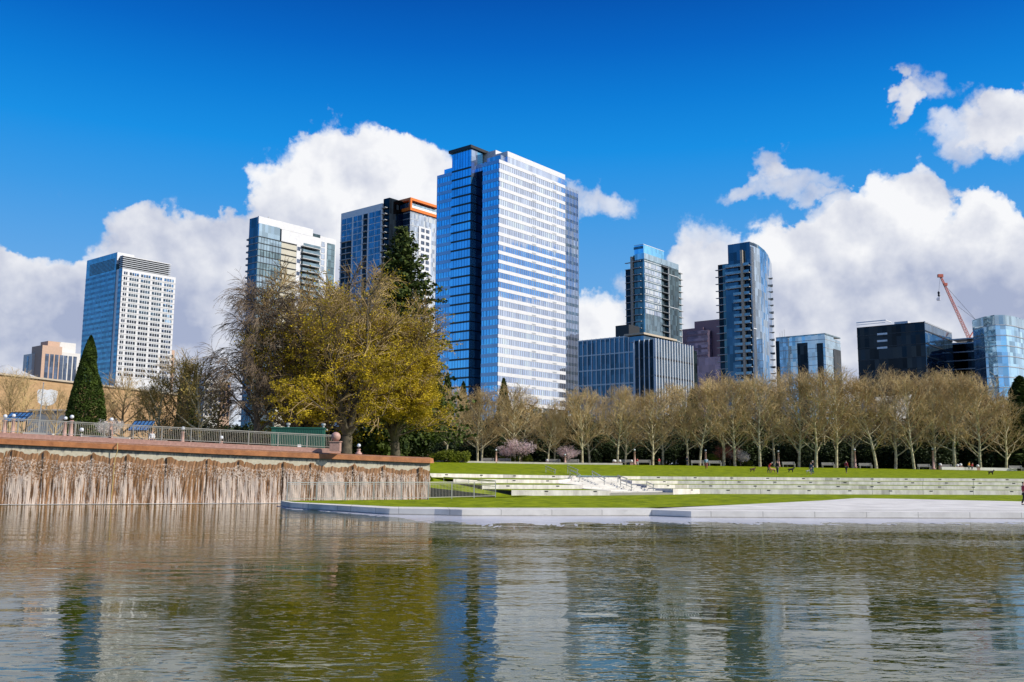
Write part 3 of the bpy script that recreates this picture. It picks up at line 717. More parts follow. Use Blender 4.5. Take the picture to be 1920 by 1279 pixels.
mb.build('front_mullions', G['mull'], b.e); mb = MB()
for y0, y1 in ((0, aR), (b1, L)):
    n = max(2, int((y1-y0)/1.55))
    for i in range(n+1): y = y0+(y1-y0)*i/n; mb.box(-.09, .02, y-.07, y+.07, zb-8, H)
n = int((b1-b0)/1.6)
for i in range(1, n): y = b0+(b1-b0)*i/n; mb.box(-4.08, -3.95, y-.05, y+.05, 20, zc)
mb.build('side_mullions', G['navy'], b.e)
# flat dark strip painting the recess shade between bay and front
b.part('recess', G['navyD'], (-.03, .3, aR-.1, a+.0, 20, H-3)) if a > aR else b.part('recess', G['navyD'], (-.16, -.125, a, aR, 20, H-3))
xc = b.r(951.6, 300); zcr = b.rz(951.6, 283.4); 
b.part('crown', G['bandw'], (xc, Lr, -.05, .5, H+1.2+(zcr-H)*.35, zcr), (xc, xc+.5, .5, 12, H+3.5, zcr))
b.part('crown_glass', G['main_r'], (xc+.1, Lr-.1, .0, 14, H-.2, H+1.25+(zcr-H)*.35))
xs_ = b.l(893, 300); m1 = b.l(920, 290, 6)
b.part('plant_room', G['bandw'], (6, 13, m1-3, m1+6, H, zcr+2.2)); b.part('plant_screen', G['wing'], (2.5, 6, 1.2, 9.5, H, H+3.3))
b.part('parapet_glass', G['blue'], (.5, 3, b1, L-4, H, H+2.6))
xw = b.r(1084.5, 367); zw = b.rz(1070, 358)
b.part('side_wing', G['wing'], (Lr+.05, xw, .25, 22, zb-1, zw))
for k in range(24):
    z = zw-2-k*fh
    if z > zb: b.part('wing_band', G['navy'], (Lr+.1, xw+.05, .16, .3, z-fh*.34, z))
mb = MB(); 
for i in range(10): x = Lr+.1+(xw-Lr-.1)*i/9; mb.box(x-.08, x+.08, .12, .3, zb, zw+1.5)
mb.build('wing_mullions', G['mull'], b.e)
for px in (962, 990, 1017, 1045, 1080):
    x = b.r(px, 770); b.part('column', M['white'], (x-.9, x+.9, .3, 2.1, 3, zb))
b.part('podium', G['tealD'], (2, xw-1, 6, 30, 3, zb)); b.part('podium_band', G['bandw'], (1, xw, 1.5, 5.9, zb-7, zb-5.6))

# ---- left office tower with ribbon windows
b = Bld('office_tower', 230, 500, 470, 'white banded office tower with blue glass side, leftmost high-rise behind the cone-shaped conifer')
z_top = b.rz(230, 479); Hb = b.rz(230, 503); Lr = b.r(329.5, 522); Lc = b.r(321, 496); zb = 3
yl = b.l(217.5, 600); yL = b.l(164, 491); yn = b.l(212.5, 600)
b.part('wall', G['bandw'], (0, Lr, 0, 12, zb, Hb), (3, Lr-1, 12, 24, zb, Hb-.5))
b.part('glass_side', G['blueD'], (-.15, 0, .3, yl, zb, Hb), (-.3, 4, yn, yL, zb, z_top+2.6))
b.part('notch', G['navyD'], (.8, 3, yl, yn, zb, z_top)); b.part('top_slab', G['bandw'], (-.3, 9, yn-.5, yn, Hb+3, z_top+2.6), (4, 9, yn, yL, Hb+3, z_top+2.4))
b.part('top_infill', G['navy'], (4, 20, yn, yL-1, zb, Hb+3))
nb = 7
for i in range(nb):
    z = Hb+.4+(z_top-Hb-.4)*i/(nb-1); b.part('louvre', G['mull'] if i < nb-1 else G['bandw'], (-.1, Lc, -.1, yl, z-.22, z+.18))
b.part('crown_core', M['dark'], (1, Lc-1, 1, 11, Hb, z_top-.5))
for i in range(9): z = Hb+.4+(z_top-Hb-1)*i/8; b.part('side_louvre', M['dark'], (-.4, -.3, yn+2, yL-4, z-.2, z+.15))
rows = 22; fh = (b.rz(236, 510)-b.rz(236, 716))/20.5; cols = [(238,251),(257.5,274.5),(280,297.5),(302,319.5),(323.5,328.5)]; cols = [(232,238.5),(243,260)] + [(264.5,282),(286.5,304),(308.5,326)]
cw = [(b.r(c0, 520), b.r(c1, 520)) for c0, c1 in cols]
for k in range(20):
    zt = Hb-1.5-k*fh
    for (x0, x1) in cw:
        b.part('window', G['win'] if k > 8 or x0 < 3 else G['win_reflect'], (x0, x1, -.10, .05, zt-fh*.52, zt))
    b.part('sill_line', M['steel'], (0, Lr, -.16, -.02, zt-fh*.80, zt-fh*.74))
mb = MB()
for x0, x1 in cw:
    n = 4 if x1-x0 > 3 else 2
    for i in range(1, n): x = x0+(x1-x0)*i/n; mb.box(x-.12, x+.12, -.13, -.05, 12, Hb-1.5)
mb.build('mullions', G['mullL'], b.e)
for k in range(20):
    z = Hb-1-k*fh; b.part('side_band', G['navy'], (-.36, -.30, yn, yL, z-fh*.45, z), (-.2, -.15, .3, yl, z-fh*.45, z))

# ---- second tower: glass corner, cream panels, balconies
b = Bld('apartment_tower', 485, 406, 345, 'grey apartment tower with cream panels and balconies, behind the crowns of the bare tree')
H = b.H; Lr = b.r(602, 437); xg = b.r(528, 430); xm = b.r(557, 430); L = b.l(468, 414); x2 = b.r(632, 453); z2 = b.rz(606, 443)
b.part('body', G['navyL'], (0, .8, .3, L, 3, H)); b.part('core', G['tealD'], (.8, Lr, .4, L-.2, 3, H-1.2))
b.part('side_wing', G['teal'], (2, 9, L, b.l(459, 426), 3, H-6))
b.part('parapet', G['bandw'], (0, Lr*.86, -.2, .5, H-2.8, H+.2), (xg, Lr, -.15, .5, H-7.6, H-2.7))
fh = 2.5; nfl = 34; zt = H-7.6
b.part('top_glass', G['sky'], (.1, xg-1, -.5, .3, H-7.6, H-2.6))
b.part('corner_glass', G['teal'], (.1, xg, -.3, .4, 3, H-7.6)); b.part('cream_wall', G['cream'], (xg, xm, -.1, .4, 3, H-7.6)); b.part('white_wall', G['bandw'], (xm, xm+2.2, -.2, .4, 3, H-5))
mb = MB()
for k in range(nfl):
    z = zt-k*fh
    b.part('floor_line', M['dark'], (.05, xm, -.42, -.28, z-.25, z))
    bo = b.part('balcony', G['slab'], (xm+2.2, Lr-1, -1.5, .3, z-.3, z)); b.part('balustrade', G['rail'], (xm+2.3, Lr-1.1, -1.5, -1.4, z, z+1.0), parent=bo)
    if k % 3 == 0 or k in (1, 7): b.part('blind_row', G['sky'], (.3, xg-.2, -.36, -.31, z-2.5, z-.5))
    b.part('side_floor', G['slabD'], (-.15, 0, .2, L, z-.4, z), (1.0, 2.2, L, b.l(459, 426), z-.35, z+.25))
    b.part('small_window', G['win'], (xm+.3, xm+1.8, -.26, -.19, z-2.2, z-.7)) if k % 2 == 0 else None
for i in range(1, 8): x = xg*i/8; mb.box(x-.06, x+.06, -.4, -.29, 3, zt)
mb.build('mullions', M['dark'], b.e)
b.part('wing_wall', G['bandw'], (Lr+.05, x2, .6, 14, 3, z2))
w0 = Lr+(x2-Lr)*.45
for k in range(28):
    z = z2-2.2-k*fh*1.02
    b.part('wing_window', G['winl'], (Lr+.8, w0-1.2, .48, .62, z-2.0, z)); b.part('wing_window', G['teal'], (w0, x2-.6, .46, .62, z-2.4, z))
b.part('roof_pipe', M['steel'], (8, 8.3, 5, 5.3, H, H+2.5))

# ---- third tower: white grid left, orange frame right
b = Bld('orange_frame_tower', 717, 381, 600, 'apartment tower with white window grid and an orange roof frame, behind the tall fir')
H = b.H; L = b.l(640, 400); D2 = 12
b.part('grid_wall', G['bandw'], (-.1, 6, 0, L, 3, H)); b.part('body', G['navy'], (6, 26, .5, L-1, 3, H-2))
nc = 7; fh = 4.2
for k in range(24):
    z = H-4.6-k*fh
    for (f0, f1) in ((.03, .30), (.34, .44), (.48, .68), (.72, .97)):
        mb_ = (f0 == .34) or (f0 == .72 and k > 3)
        b.part('window', G['navy'] if not mb_ else G['navyD'], (-.22, -.05, L*f0, L*f1, z-fh+.45, z))
    for (f0, f1) in ((.34, .44), (.72, .97)):
        if k > 2 or f0 < .5: b.part('balcony', G['slab'], (-1.5, 0, L*f0, L*f1, z-fh+.1, z-fh+.5))
mb = MB()
for f in (.16, .58, .85): mb.box(-.3, -.15, L*f-.12, L*f+.12, 3, H-3.2)
mb.build('mullions', G['mullL'], b.e)
y_mid = b.sub(747, 379, 606).y0-2
# recessed middle with curved balconies, then the block that carries the orange frame
b.part('middle_body', G['navyD'], (1, 22, y_mid, 0, 3, H+3.))
for k in range(24):
    z = H-3.5-k*fh
    b.part('middle_balcony', G['slab'], (-1.5, 1, y_mid*.75, -.3, z-.35, z))
f3 = b.sub(770, 371, 602)
x0, y0 = f3.x0, f3.y0; Lr = f3.r(822, 386); Ly = f3.l(747, 379); Hf = f3.H; zlo = f3.rz(770, 394)
def fp(name, m_, *bx): b.part(name, m_, *[(x0+q[0], x0+q[1], y0+q[2], y0+q[3], q[4], q[5]) for q in bx])
fp('frame_body', G['navy'], (.3, 12, 1, Ly+4, 3, zlo-.2)); fp('frame_front', G['winl'], (.25, Lr, .3, 1.05, 3, zlo-.2))
t_ = 1.7
fp('orange_frame', G['orange'], (-1, Lr, -1, Ly, Hf-t_, Hf), (-1.02, Lr, -1.02, Ly+.02, zlo-.2, zlo+t_), (-1, 0, Ly-t_, Ly-.01, zlo, Hf-t_), (-.98, .5, -.98, .5, zlo+t_, Hf-t_))
fp('terrace_glass', G['sky'], (1.5, Lr, 1.5, 8, zlo+t_, Hf-t_-.6)); fp('terrace_rail', M['white'], (-.8, Lr, -.8, -.7, zlo+t_+.1, zlo+t_+1.5))
xa, xb = f3.r(785, 450), f3.r(808, 450); zs = f3.rz(790, 425)
fp('white_strip', G['bandw'], (xa, xb, -.1, .32, 3, zs))
for k in range(33):
    z = zs-1.2-k*fh*1.02
    for u in (.18, .58): fp('strip_window', G['win'], (xa+(xb-xa)*u, xa+(xb-xa)*(u+.27), -.2, -.05, z-2.4, z))
for k in range(26): z = zlo-1-k*fh*1.02; fp('floor_band', G['mull'], (.15, xa-.05, .2, .35, z-.6, z), (.15, .3, .35, Ly+2, z-.6, z))

# ---- low blue office block right of the main tower
b = Bld('office_block', 1188, 630, 290, 'low blue glass office block with pale mullions and thin roof canopy, beside the tallest tower', 'office block')
H = b.H; L = b.l(1085, 638); zr = [b.lz(1150, y) for y in (663, 692, 720, 745)]
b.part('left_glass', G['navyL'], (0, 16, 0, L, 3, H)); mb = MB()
for i in range(13): y = L*i/12; mb.box(-.25, .0, y-.13, y+.13, 3, H+.3)
mb.build('left_mullions', G['mullL'], b.e)
for z in zr + [H]: b.part('floor_line', G['mull'], (-.2, .02, 0, L, z-.2, z+.2))
g2 = b.sub(1227.5, 636, 272); x0, y0 = g2.x0, g2.y0
def gp(name, m_, *bx): return b.part(name, m_, *[(x0+q[0], x0+q[1], y0+q[2], y0+q[3], q[4], q[5]) for q in bx])
H2 = g2.H; Lr = g2.r(1297, 653); Ly = g2.l(1191, 638); x3 = g2.r(1312, 655)
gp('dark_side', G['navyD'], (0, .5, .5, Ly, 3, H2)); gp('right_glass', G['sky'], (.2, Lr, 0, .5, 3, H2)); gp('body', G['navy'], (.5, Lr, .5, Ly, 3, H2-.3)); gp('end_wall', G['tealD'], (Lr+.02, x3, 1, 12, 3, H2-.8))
mb = MB(); n = 14
for i in range(n+1): x = Lr*i/n; mb.box(x0+x-.16, x0+x+.16, y0-.45, y0, 3, H2+.3)
for i in range(5): y = Ly*i/4+.2; mb.box(x0-.3, x0, y0+y-.13, y0+y+.13, 3, H2+.2)
mb.build('right_mullions', G['mullL'], b.e)
for py in (672, 706, 745): z = g2.rz(1240, py); gp('floor_line', M['dark'], (-.2, Lr, -.2, .02, z-.22, z+.22), (-.2, .02, .02, Ly, z-.22, z+.22))
pz0, pz1 = H2+.4, b.lz(1180, 610)+.3
k0 = g2.l(1200, 620, 1.)
rb = b.sub(1179, 608.5, 300); rb.part('roof_box', M['dark'], (0, rb.r(1199, 612), 0, rb.l(1154, 611), H-1, rb.H))
gp('canopy', G['tan'], (-.3, Lr-3, 3.5, 10.5, H2+1.8, H2+2.35)); gp('canopy_storey', G['navy'], (1.2, Lr-4, 4.5, 9.5, H2, H2+1.75))

# ---- the two dark residential towers
def dark_tower(px, py, D, label, lay):
    b = Bld('residential_tower', px, py, D, label); lay(b); return b
def t6(b):
    H = b.H; fh = 3.9; Lr = b.r(1271, 489); Ll = b.l(1187, 488); Lw = b.l(1171, 492); xd = b.r(1252, 489); xb = b.r(1240, 489); x3 = b.r(1282, 510)
    zt = b.rz(1207.5, 462)
    b.part('front_glass', G['teal'], (.2, xb, 0, 1, 3, H)); b.part('dark_glass', G['tealD'], (xd, Lr, -.3, 1, 3, H-3.2)); b.part('body', G['tealD'], (0, Lr-.5, 1, Ll, 3, H-.3))
    b.part('left_wing', G['navyD'], (1.0, 10, Ll, Lw, 3, H-8)); b.part('right_wing', G['teal'], (Lr+.02, x3, 2, 12, 3, b.rz(1275, 508)))
    b.part('roof_band', G['sky'], (-.3, Lr+.2, -.3, .6, H-3.2, H+.2), (-.3, .6, .6, Ll*.8, H-3.2, H+.2))
    c0 = b.l(1189, 470, 1.); 
    b.part('crown', G['blue'], (1.2, Lr*.62, 1, c0, H-.2, H+5.6)); b.part('crown_edge', G['mullL'], (1.1, Lr*.62+.1, .9, c0+.1, H+5.6, H+5.9)); 
    for i in range(8): y = 1.4+(c0-1.6)*i/7; b.part('crown_fin', M['black'], (1.05, 1.2, y, y+.5, H+3.3, H+4.8))
    b.part('tan_pier', G['tan'], (-1.0, .2, Ll-.2, Ll+1.3, 3, H-1.))
    for k in range(33):
        z = H-4.-k*fh
        if z < 6: break
        b.part('balcony', G['slab'], (-1.3, .1, Ll*.25, Ll-.2, z-.3, z)); b.part('wing_balcony', G['slab'], (-.2, 1.1, Ll+1.3, Lw-.2, z-.3, z)); b.part('end_balcony', G['slab'], (Lr+.1, x3+.7, .8, 2.2, z-.3, z))
        b.part('mid_balcony', G['slabD'], (xb-.5, xd, -1.0, .9, z-.3, z))
        if k < 8: b.part('window_row', G['winl'], (.5, xb-1, -.12, .02, z-3.4, z-1.)); b.part('floor_line', G['mullL'], (-.2, xb, -.25, -.02, z-.3, z))
        if k % 5 == 1: b.part('pale_line', G['mullL'], (.2, xb, -.2, -.02, z-.1, z+.15)) if k > 8 else None; b.part('pale_line', G['mullL'], (xd, Lr, -.5, -.3, z-.1, z+.18))
    b.part('edge_pier', G['slab'], (xd-.5, xd, -.7, 0, 3, H-4))
    mb = MB()
    for i in range(1, 12): x = xb*i/12; mb.box(x-.05, x+.05, -.1, 0, 3, H-28)
    mb.build('mullions', G['mull'], b.e)
dark_tower(1207.5, 475, 520, 'dark green glass residential tower with a blue crown, left of its taller twin', t6)
def t7(b):
    H = b.H; fh = 3.05; 
    L1 = b.l(1364.6, 456); Lw = b.l(1343, 500); x1 = b.r(1425, 470)
    # curved right front
    arc = [(0, 0), (b.r(1412, 455), -.3), (b.r(1424, 462), .0), (b.r(1436, 468, 2.), 2.0), (b.r(1443, 468, 5.), 5.0), (b.r(1446, 468, 8.), 8.), (b.r(1446, 468, 8.)-.5, max(9.5, L1-.1)), (0, max(9.5, L1-.1))]
    m1 = MB(); m1.prism(arc, 3, H-1.5); m1.build('curved_glass', G['curv'], b.e)
    m1 = MB(); m1.prism([(p[0]*.99-.2, p[1]+.4) for p in arc[1:-1]], H-1.5, H+.3); m1.build('curved_parapet', G['teal'], b.e)
    b.part('dark_front', G['navyD'], (-.2, 6, .2, L1*.55, 3, H-10)); b.part('blue_front', G['navyL'], (-.1, 6, L1*.55, L1+1.5, 3, H-10)); b.part('core', G['tealD'], (.5, 12, 6, L1+3, 3, H-8))
    b.part('left_wing', G['navyD'], (1.5, 12, L1+1.5, Lw, 3, b.lz(1350, 495)))
    b.part('crown', G['navyL'], (-.15, 7, .1, L1, H-10, H)); b.part('crown_edge', G['mullL'], (0, .2, .2, L1, H-.4, H))
    yp = b.l(1391, 500, -1.3); b.part('tan_pier', G['tan'], (-1.5, -.2, yp-.5, yp+.6, 3, b.lz(1391, 469, -1.3)))
    for k in range(31):
        z = H-10.-k*fh
        if z < 6: break
        y1 = L1*.75 if k > 3 else L1+1
        bo = b.part('balcony', G['slab'], (-1.3, -.2, .3, max(y1, yp+1), z-.25, z)); b.part('balustrade', G['rail'], (-1.35, -1.3, .3, max(y1, yp+1), z, z+1.0), parent=bo)
        b.part('wing_balcony', G['slab'], (.3, 1.5, L1+1.6, Lw+.8, z-.25, z))
        m1 = MB(); x9 = arc[4][0]; m1.prism([(x9-1., 3.6), (x9+1.3, 4.6), (x9+2.6, 6.5), (x9+3.2, 9.4), (x9, 9.4)], z-.25-.4*(k%2), z); m1.build('end_balcony', G['slab'], b.e)
    for zf in (.62, .36, .16): b.part('pale_line', G['mullL'], (.1, arc[1][0], -.5, -.25, H*zf, H*zf+.4))
    mb = MB()
    for i in range(1, 9): x = arc[1][0]*i/9; mb.box(x-.05, x+.05, -.35-.03*i*0, -.0, 3, H-2)
    mb.build('mullions', G['mull'], b.e)
dark_tower(1406, 453, 380, 'taller dark residential tower with curved glass edge and tan pier, right of its twin', t7)

# ---- plum stepped tower between them
b = Bld('stepped_tower', 1330, 601, 470, 'plum coloured stepped office tower, seen between the two dark residential towers'); H = b.H
Ll = b.l(1312, 616, 0); 
b.part('block', G['plum'], (-1, 10, -12, 8, 3, H), (-3, 8, 2, 14, 3, b.lz(1315, 616))); b.part('low_block', G['purple'], (-6, 6, -2, b.l(1287, 622, -6), 3, b.lz(1290, 622, -6)), (-9, 3, -12, 10, 3, b.lz(1330, 670, -9)))
for k in range(16): z = b.lz(1290, 628, -6)-k*3.6; b.part('floor_line', G['plum'], (-6.2, -6, -2, b.l(1287, 622, -6), z-.9, z))
# ---- pale folded glass block
b = Bld('folded_glass_block', 1546, 627, 380, 'pale blue folded glass office block behind the bare trees, right of the curved residential tower', 'office block'); H = b.H
L = b.l(1455, 634); Lr = b.r(1575, 640)
b.part('left_glass', G['sky'], (0, 10, 0, L, 3, H)); b.part('right_glass', G['sky'], (.05, Lr, -.1, 8, 3, H-1))
def yy(px): return b.l(px, 660, -.2)
b.part('roof_edge', G['teal'], (-.1, Lr, -.3, L, H, H+.5))
for (a0, a1, zt) in ((1455, 1461, 640), (1495, 1514, 644), (1532, 1543, 644)):
    b.part('dark_fold', G['navyD'], (-.3, 0, yy(a1), yy(a0), 3, b.lz(a0, zt)))
b.part('dark_fold', G['navyD'], (b.r(1562, 655), Lr-.3, -.3, -.1, 3, b.rz(1565, 655)))
mb = MB()
for i in range(15):
    z = H-2-i*3.5; mb.box(-.12, 0, 0, L, z-.12, z+.12); mb.box(0, Lr, -.2, -.1, z-.12, z+.12)
mb.build('floor_lines', G['mull'], b.e)
for i in range(3): b.part('roof_aerial', M['steel'], (2, 2.12, L-3+i, L-2.9+i, H, H+4-i*.7))
# ---- black block
b = Bld('black_office_block', 1733, 603, 300, 'black glass office block with three pale slots, right half of the skyline', 'office block'); H = b.H
L = b.l(1606, 608); Lr = b.r(1784, 622)
b.part('black_front', G['navyD'], (0, 2, 0, L, 3, H)); b.part('side_glass', G['navy'], (.05, Lr, -.1, .5, 3, H-.5)); b.part('body', G['navyD'], (2, Lr, .5, L, 3, H-.3))
y1 = b.l(1660, 600); b.part('roof_rail', G['mullL'], (-.2, 0, y1, L, H+1.5, H+1.8), (-.2, 0, y1, L, H+.8, H+.95), (-.2, 6, y1-.2, y1, H+1.5, H+1.8)); b.part('roof_edge', G['mull'], (0, Lr, -.15, .2, H-.3, H+.15))
for py in (626, 639, 652):
    b.part('pale_slot', G['mullL'], (-.25, 0, b.l(1664, py), b.l(1645, py), b.lz(1655, py+2), b.lz(1655, py-1.5)))
for i in range(11): z = H-3-i*4.2; b.part('floor_line', M['dark'], (.05, Lr, -.25, -.1, z-.2, z+.2), (-.15, 0, 0, L, z-.15, z+.15))
b.part('roof_unit', G['bandw'], (5, 8, L*.3, L*.5, H, H+1.5))
# ---- low dark link block with terraces
b = Bld('dark_link_block', 1828, 640, 330, 'dark low block with thin pale floor lines, under the crane', 'office block'); H = b.H
L = b.l(1783, 644); b.part('body', G['navyD'], (0, 10, -1, L+2, 3, H))
for i in range(7): z = H-.4-i*3.1; b.part('floor_line', G['mull'], (-.3, 0, -1, L+2, z-.22, z+.15))
b.part('roof_deck', G['mull'], (1, 9, 0, L, H+1.2, H+1.6), (1, 1.2, 0, .2, H, H+1.2), (1, 1.2, L-.2, L, H, H+1.2))
# ---- curved glass tower at the right edge
b = Bld('curved_glass_tower', 1829, 612, 300, 'pale blue patchwork glass tower with curved front, cut by the right edge of the picture', 'tower', ang=0.); H = b.H
def lp(px, D): x = ray(px, 700)[0]*D; return (x-b.o[0], D-b.o[1])
arc = [lp(1829, 300), lp(1850, 293), lp(1872, 289), lp(1892, 289), lp(1910, 292), lp(1932, 299), lp(1955, 312), lp(1960, 335), lp(1835, 335)]
m1 = MB(); m1.prism(arc, 3, H-1.2); m1.build('curved_glass', G['mix'], b.e)
m1 = MB(); m1.prism([(p[0], p[1]+.1) for p in arc], H-1.2, H+2.0); m1.build('pale_crown', G['sky'], b.e)
for i in range(16):
    z = H-1.2-i*3.3; m1 = MB()
    for p, q in zip(arc[:6], arc[1:7]): m1.bar((p[0], p[1]-.1, z), (q[0], q[1]-.1, z), .25)
    m1.build('floor_line', G['mull'], b.e)
for (a0, a1) in ((1890, 1900),):
    p, q = lp(a0, 288.6), lp(a1, 289.6); m1 = MB(); m1.prism([(p[0], p[1]), (q[0], q[1]), (q[0], q[1]+1), (p[0], p[1]+1)], 3, b.H-22); m1.build('dark_strip', G['navyD'], b.e)

# ---- far left hotels and shops
b = Bld('hotel', 80, 647, 330, 'peach and white hotel with a window grid, far left behind the brick store', 'hotel'); H = b.H
Lr = b.r(152, 664); L = b.l(60, 651); xw = b.r(117, 650)
b.part('peach_wall', G['peach'], (0, xw, 0, L, 3, H)); b.part('white_wall', G['offw'] if 'offw' in G else M['offwhite'], (xw+.05, Lr, .5, L, 3, b.rz(118, 660))); b.part('roof_box', G['peach'], (xw*.45, xw*1.1, 3, 9, H, b.rz(117, 642, 3)))
b.part('roof_screen', M['offwhite'], (xw*1.05, Lr*.95, 3, 9, H-2, b.rz(120, 642, 3)))
b.part('side_tower', M['offwhite'], (-1, 5, L-3, L+4, 3, b.lz(56, 665)))
for r_ in range(9):
    z = H-3-r_*(b.rz(90, 655)-b.rz(90, 664.5))
    for c0 in range(7):
        x = 1.2+(Lr-2.)*c0/7
        b.part('window', G['win'], (x, x+Lr/7*.62, -.12 if x < xw else .38, .1 if x < xw else .55, z-1.9, z))
for i in range(4): z = b.lz(58, 672+i*9); b.part('side_window', G['win'], (-1.1, -1, L-.5, L+1, z-1., z+.6))
b = Bld('apartment_block', 384, 712, 420, 'white and pink apartment block half hidden by the bare branches left of the weeping tree', 'apartment block'); Lr = b.r(432, 727); H = b.H
b.part('wall', M['offwhite'], (0, Lr, 0, 12, 3, H)); b.part('end', G['peach'], (Lr*.6, Lr+.1, -.05, .02, 3, H-.5))
for r_ in range(5):
    for c0 in range(6): b.part('window', G['win'], (.7+c0*Lr/6, .7+(c0+.55)*Lr/6, -.1, 0, H-3.3-r_*3.2, H-1.2-r_*3.2))
b = Bld('peach_tower', 318, 656, 580, 'narrow peach coloured block peeping out behind the white banded office tower', 'apartment block'); H = b.H; Lr = b.r(327.5, 660)
b.part('wall', G['peach'], (0, Lr, 0, 8, 3, H))
for r_ in range(9): b.part('window', G['win'], (Lr*.35, Lr*.75, -.1, 0, H-5-r_*3.6, H-3-r_*3.6))
# tan brick store
M['brick'] = mat('tan brick', (.44, .27, .13), .85, var=.1, scale=.8, bump=.15, bscale=30, c2=(.52,.33,.17), stretch=(1,1,3))
s0, s1 = P(-140, 686, 175), P(360, 743, 208)
st_ = empty('brick_store', (s1[0], s1[1], 3), math.atan2(s1[1]-s0[1], s1[0]-s0[0]), 'long windowless tan brick store behind the left trees', 'store')
Ls = math.hypot(s1[0]-s0[0], s1[1]-s0[1]); hz = P(0, 697.5, 184)[2]-3
mb = MB(); mb.prism([(-Ls,0),(0,0),(0,30),(-Ls,30)], 0, 1, top=[s0[2]-3, s1[2]-3, s1[2]-3, s0[2]-3]); mb.build('brick_wall', M['brick'], st_)
mb = MB()
for i in range(10):
    a = (-Ls+Ls*i/10, -.15, s0[2]-3+(s1[2]-s0[2])*i/10+.1); b_ = (-Ls+Ls*(i+1)/10, -.15, s0[2]-3+(s1[2]-s0[2])*(i+1)/10+.1); mb.bar(a, b_, .4, h=.35)
mb.build('roof_coping', G['tan'], st_)
# white blank shield on a pole-side sign in front of the store
c0 = P(88, 745, 172); sc_ = 172/FOC
e = empty('wall_sign', c0, R_(15), 'blank white shield-shaped sign on the tan brick store', 'sign')
pts = [(-17,10),(-15,14),(-6,15),(0,13.5),(6,15),(15,13),(18,11),(16,-8),(10,-14),(2,-16),(-8,-15),(-15,-9)]
mb = MB(); pp = [(x*sc_, y*sc_) for x, y in pts]
mb.face([(x, -.15, y) for x, y in pp][::-1]); mb.face([(x, .15, y) for x, y in pp])
for i in range(len(pp)): (x, y), (x2_, y2_) = pp[i], pp[(i+1)%len(pp)]; mb.face([(x,-.15,y),(x2_,-.15,y2_),(x2_,.15,y2_),(x,.15,y)])
mb.build('panel', M['white'], e); mb = MB(); mb.box(-.15,.15,.15,.4,-6,0); mb.build('bracket', M['steel'], e)
# grey conical roof far left
c0 = P(12, 700, 240); mb = MB(); mb.lathe((0,0,0), [(7.5,0),(7.5,.6),(5,1.6),(2.0,3.0),(.3,3.6)], 16)
e = empty('round_pavilion', (c0[0], c0[1], 3), 0, 'grey low cone roof rising over the brick store at the far left', 'pavilion'); o = mb.build('roof', G['slab'], e); o.location.z = c0[2]-3-1.4
mb = MB(); mb.lathe((0,0,0), [(6.8,0),(6.8,c0[2]-4.4)], 16); mb.build('wall', G['tan'], e)
# low grey wall behind the left trees, beige hall behind the right trees, pale building fragments
p0, p1 = plz(46, 150), plz(125, 150); e = empty('low_grey_building', p0, 0, 'low dark grey building under the white shield sign', 'building')
mb = MB(); mb.box(0, p1[0]-p0[0], 0, 4, 0, P(80, 770, 150)[2]-p0[2]); mb.build('wall', G['slabD'], e); mb = MB(); mb.box(-.3, p1[0]-p0[0]+.3, -.3, 4.3, P(80, 770, 150)[2]-p0[2], P(80, 769, 150)[2]-p0[2]+.1); mb.build('roof', G['slab'], e)
q = P(1650, 760, 230); e = empty('beige_hall', (q[0], q[1], 3), 0, 'low beige stone hall behind the bare trees below the black block', 'building')
hh = P(1650, 737, 230)[2]-3; wd = P(1723, 745, 230)[0]-q[0]
mb = MB(); mb.prism([(-1,0),(wd,3),(wd,16),(-1,16)], 0, 1, top=[hh-1, hh, hh, hh-1]); mb.build('wall', M['concrete'], e); mb = MB()
for i in range(5): mb.box(1+i*1.8, 1.8+i*1.8, -.2+i*.4, .6+i*.4, hh*.35, hh*.6)
mb.build('window', G['win'], e)

# ---- tower crane
tip = Vector(P(1763, 517, 330)); foot = Vector(P(1817, 634, 334)); afr = Vector(P(1835, 606, 336)); 
e = empty('tower_crane', foot, 0, 'red and white lattice boom crane leaning left over the low dark block', 'crane'); O = foot
M['cr'] = mat('crane red', (.55, .12, .07), .5, var=.05); M['cw'] = mat('crane pale', (.62, .48, .44), .5, var=.05)
mb = MB(); d = (tip-foot); n = 22; sx_ = Vector((.42, 0, .2)); sy_ = Vector((0, .42, 0))
cor = [sx_+sy_, sx_-sy_, -sx_-sy_, -sx_+sy_]
for q in cor: mb.bar(q, d+q*.5, .11)
for i in range(n):
    A, B = d*(i/n), d*((i+1)/n); f = 1-.5*i/n
    for j in range(4): mb.bar(A+cor[j]*f, B+cor[(j+1)%4]*f, .07); mb.bar(A+cor[j]*f, A+cor[(j+1)%4]*f, .07)
bm_ = mb.build('boom', M['cr'], e); mb = MB(); mb.box(d.x-.9, d.x+.9, -.5+d.y, .5+d.y, d.z-.6, d.z+.5); k = d*.86; mb.box(k.x-.2, k.x+1.0, k.y-.4, k.y+.4, k.z-.5, k.z+.5); mb.build('boom_head', M['cr'], bm_)
mb = MB(); a = afr-O; mb.bar(a, (0,0,0), .3); mb.bar(a, (a.x+1., 0, -1.5), .3); mb.bar((0,0,-.3), (a.x+1.5, 0, -.3), .6); mb.build('a_frame', M['cr'], e)
mb = MB(); mb.bar(a, d*.86, .07); mb.bar(a+Vector((0,0,.4)), d*.45+Vector((.6,0,1.5)), .07); mb.build('pendant_cable', M['dark'], e)
mb = MB(); mb.bar((0,0,0), (.0,0,-28), 1.2); mb.build('mast', M['cw'], e)
hk = Vector(P(1760, 548, 330))-O; mb = MB(); mb.bar(d, hk, .05); mb.build('hoist_rope', M['dark'], e)
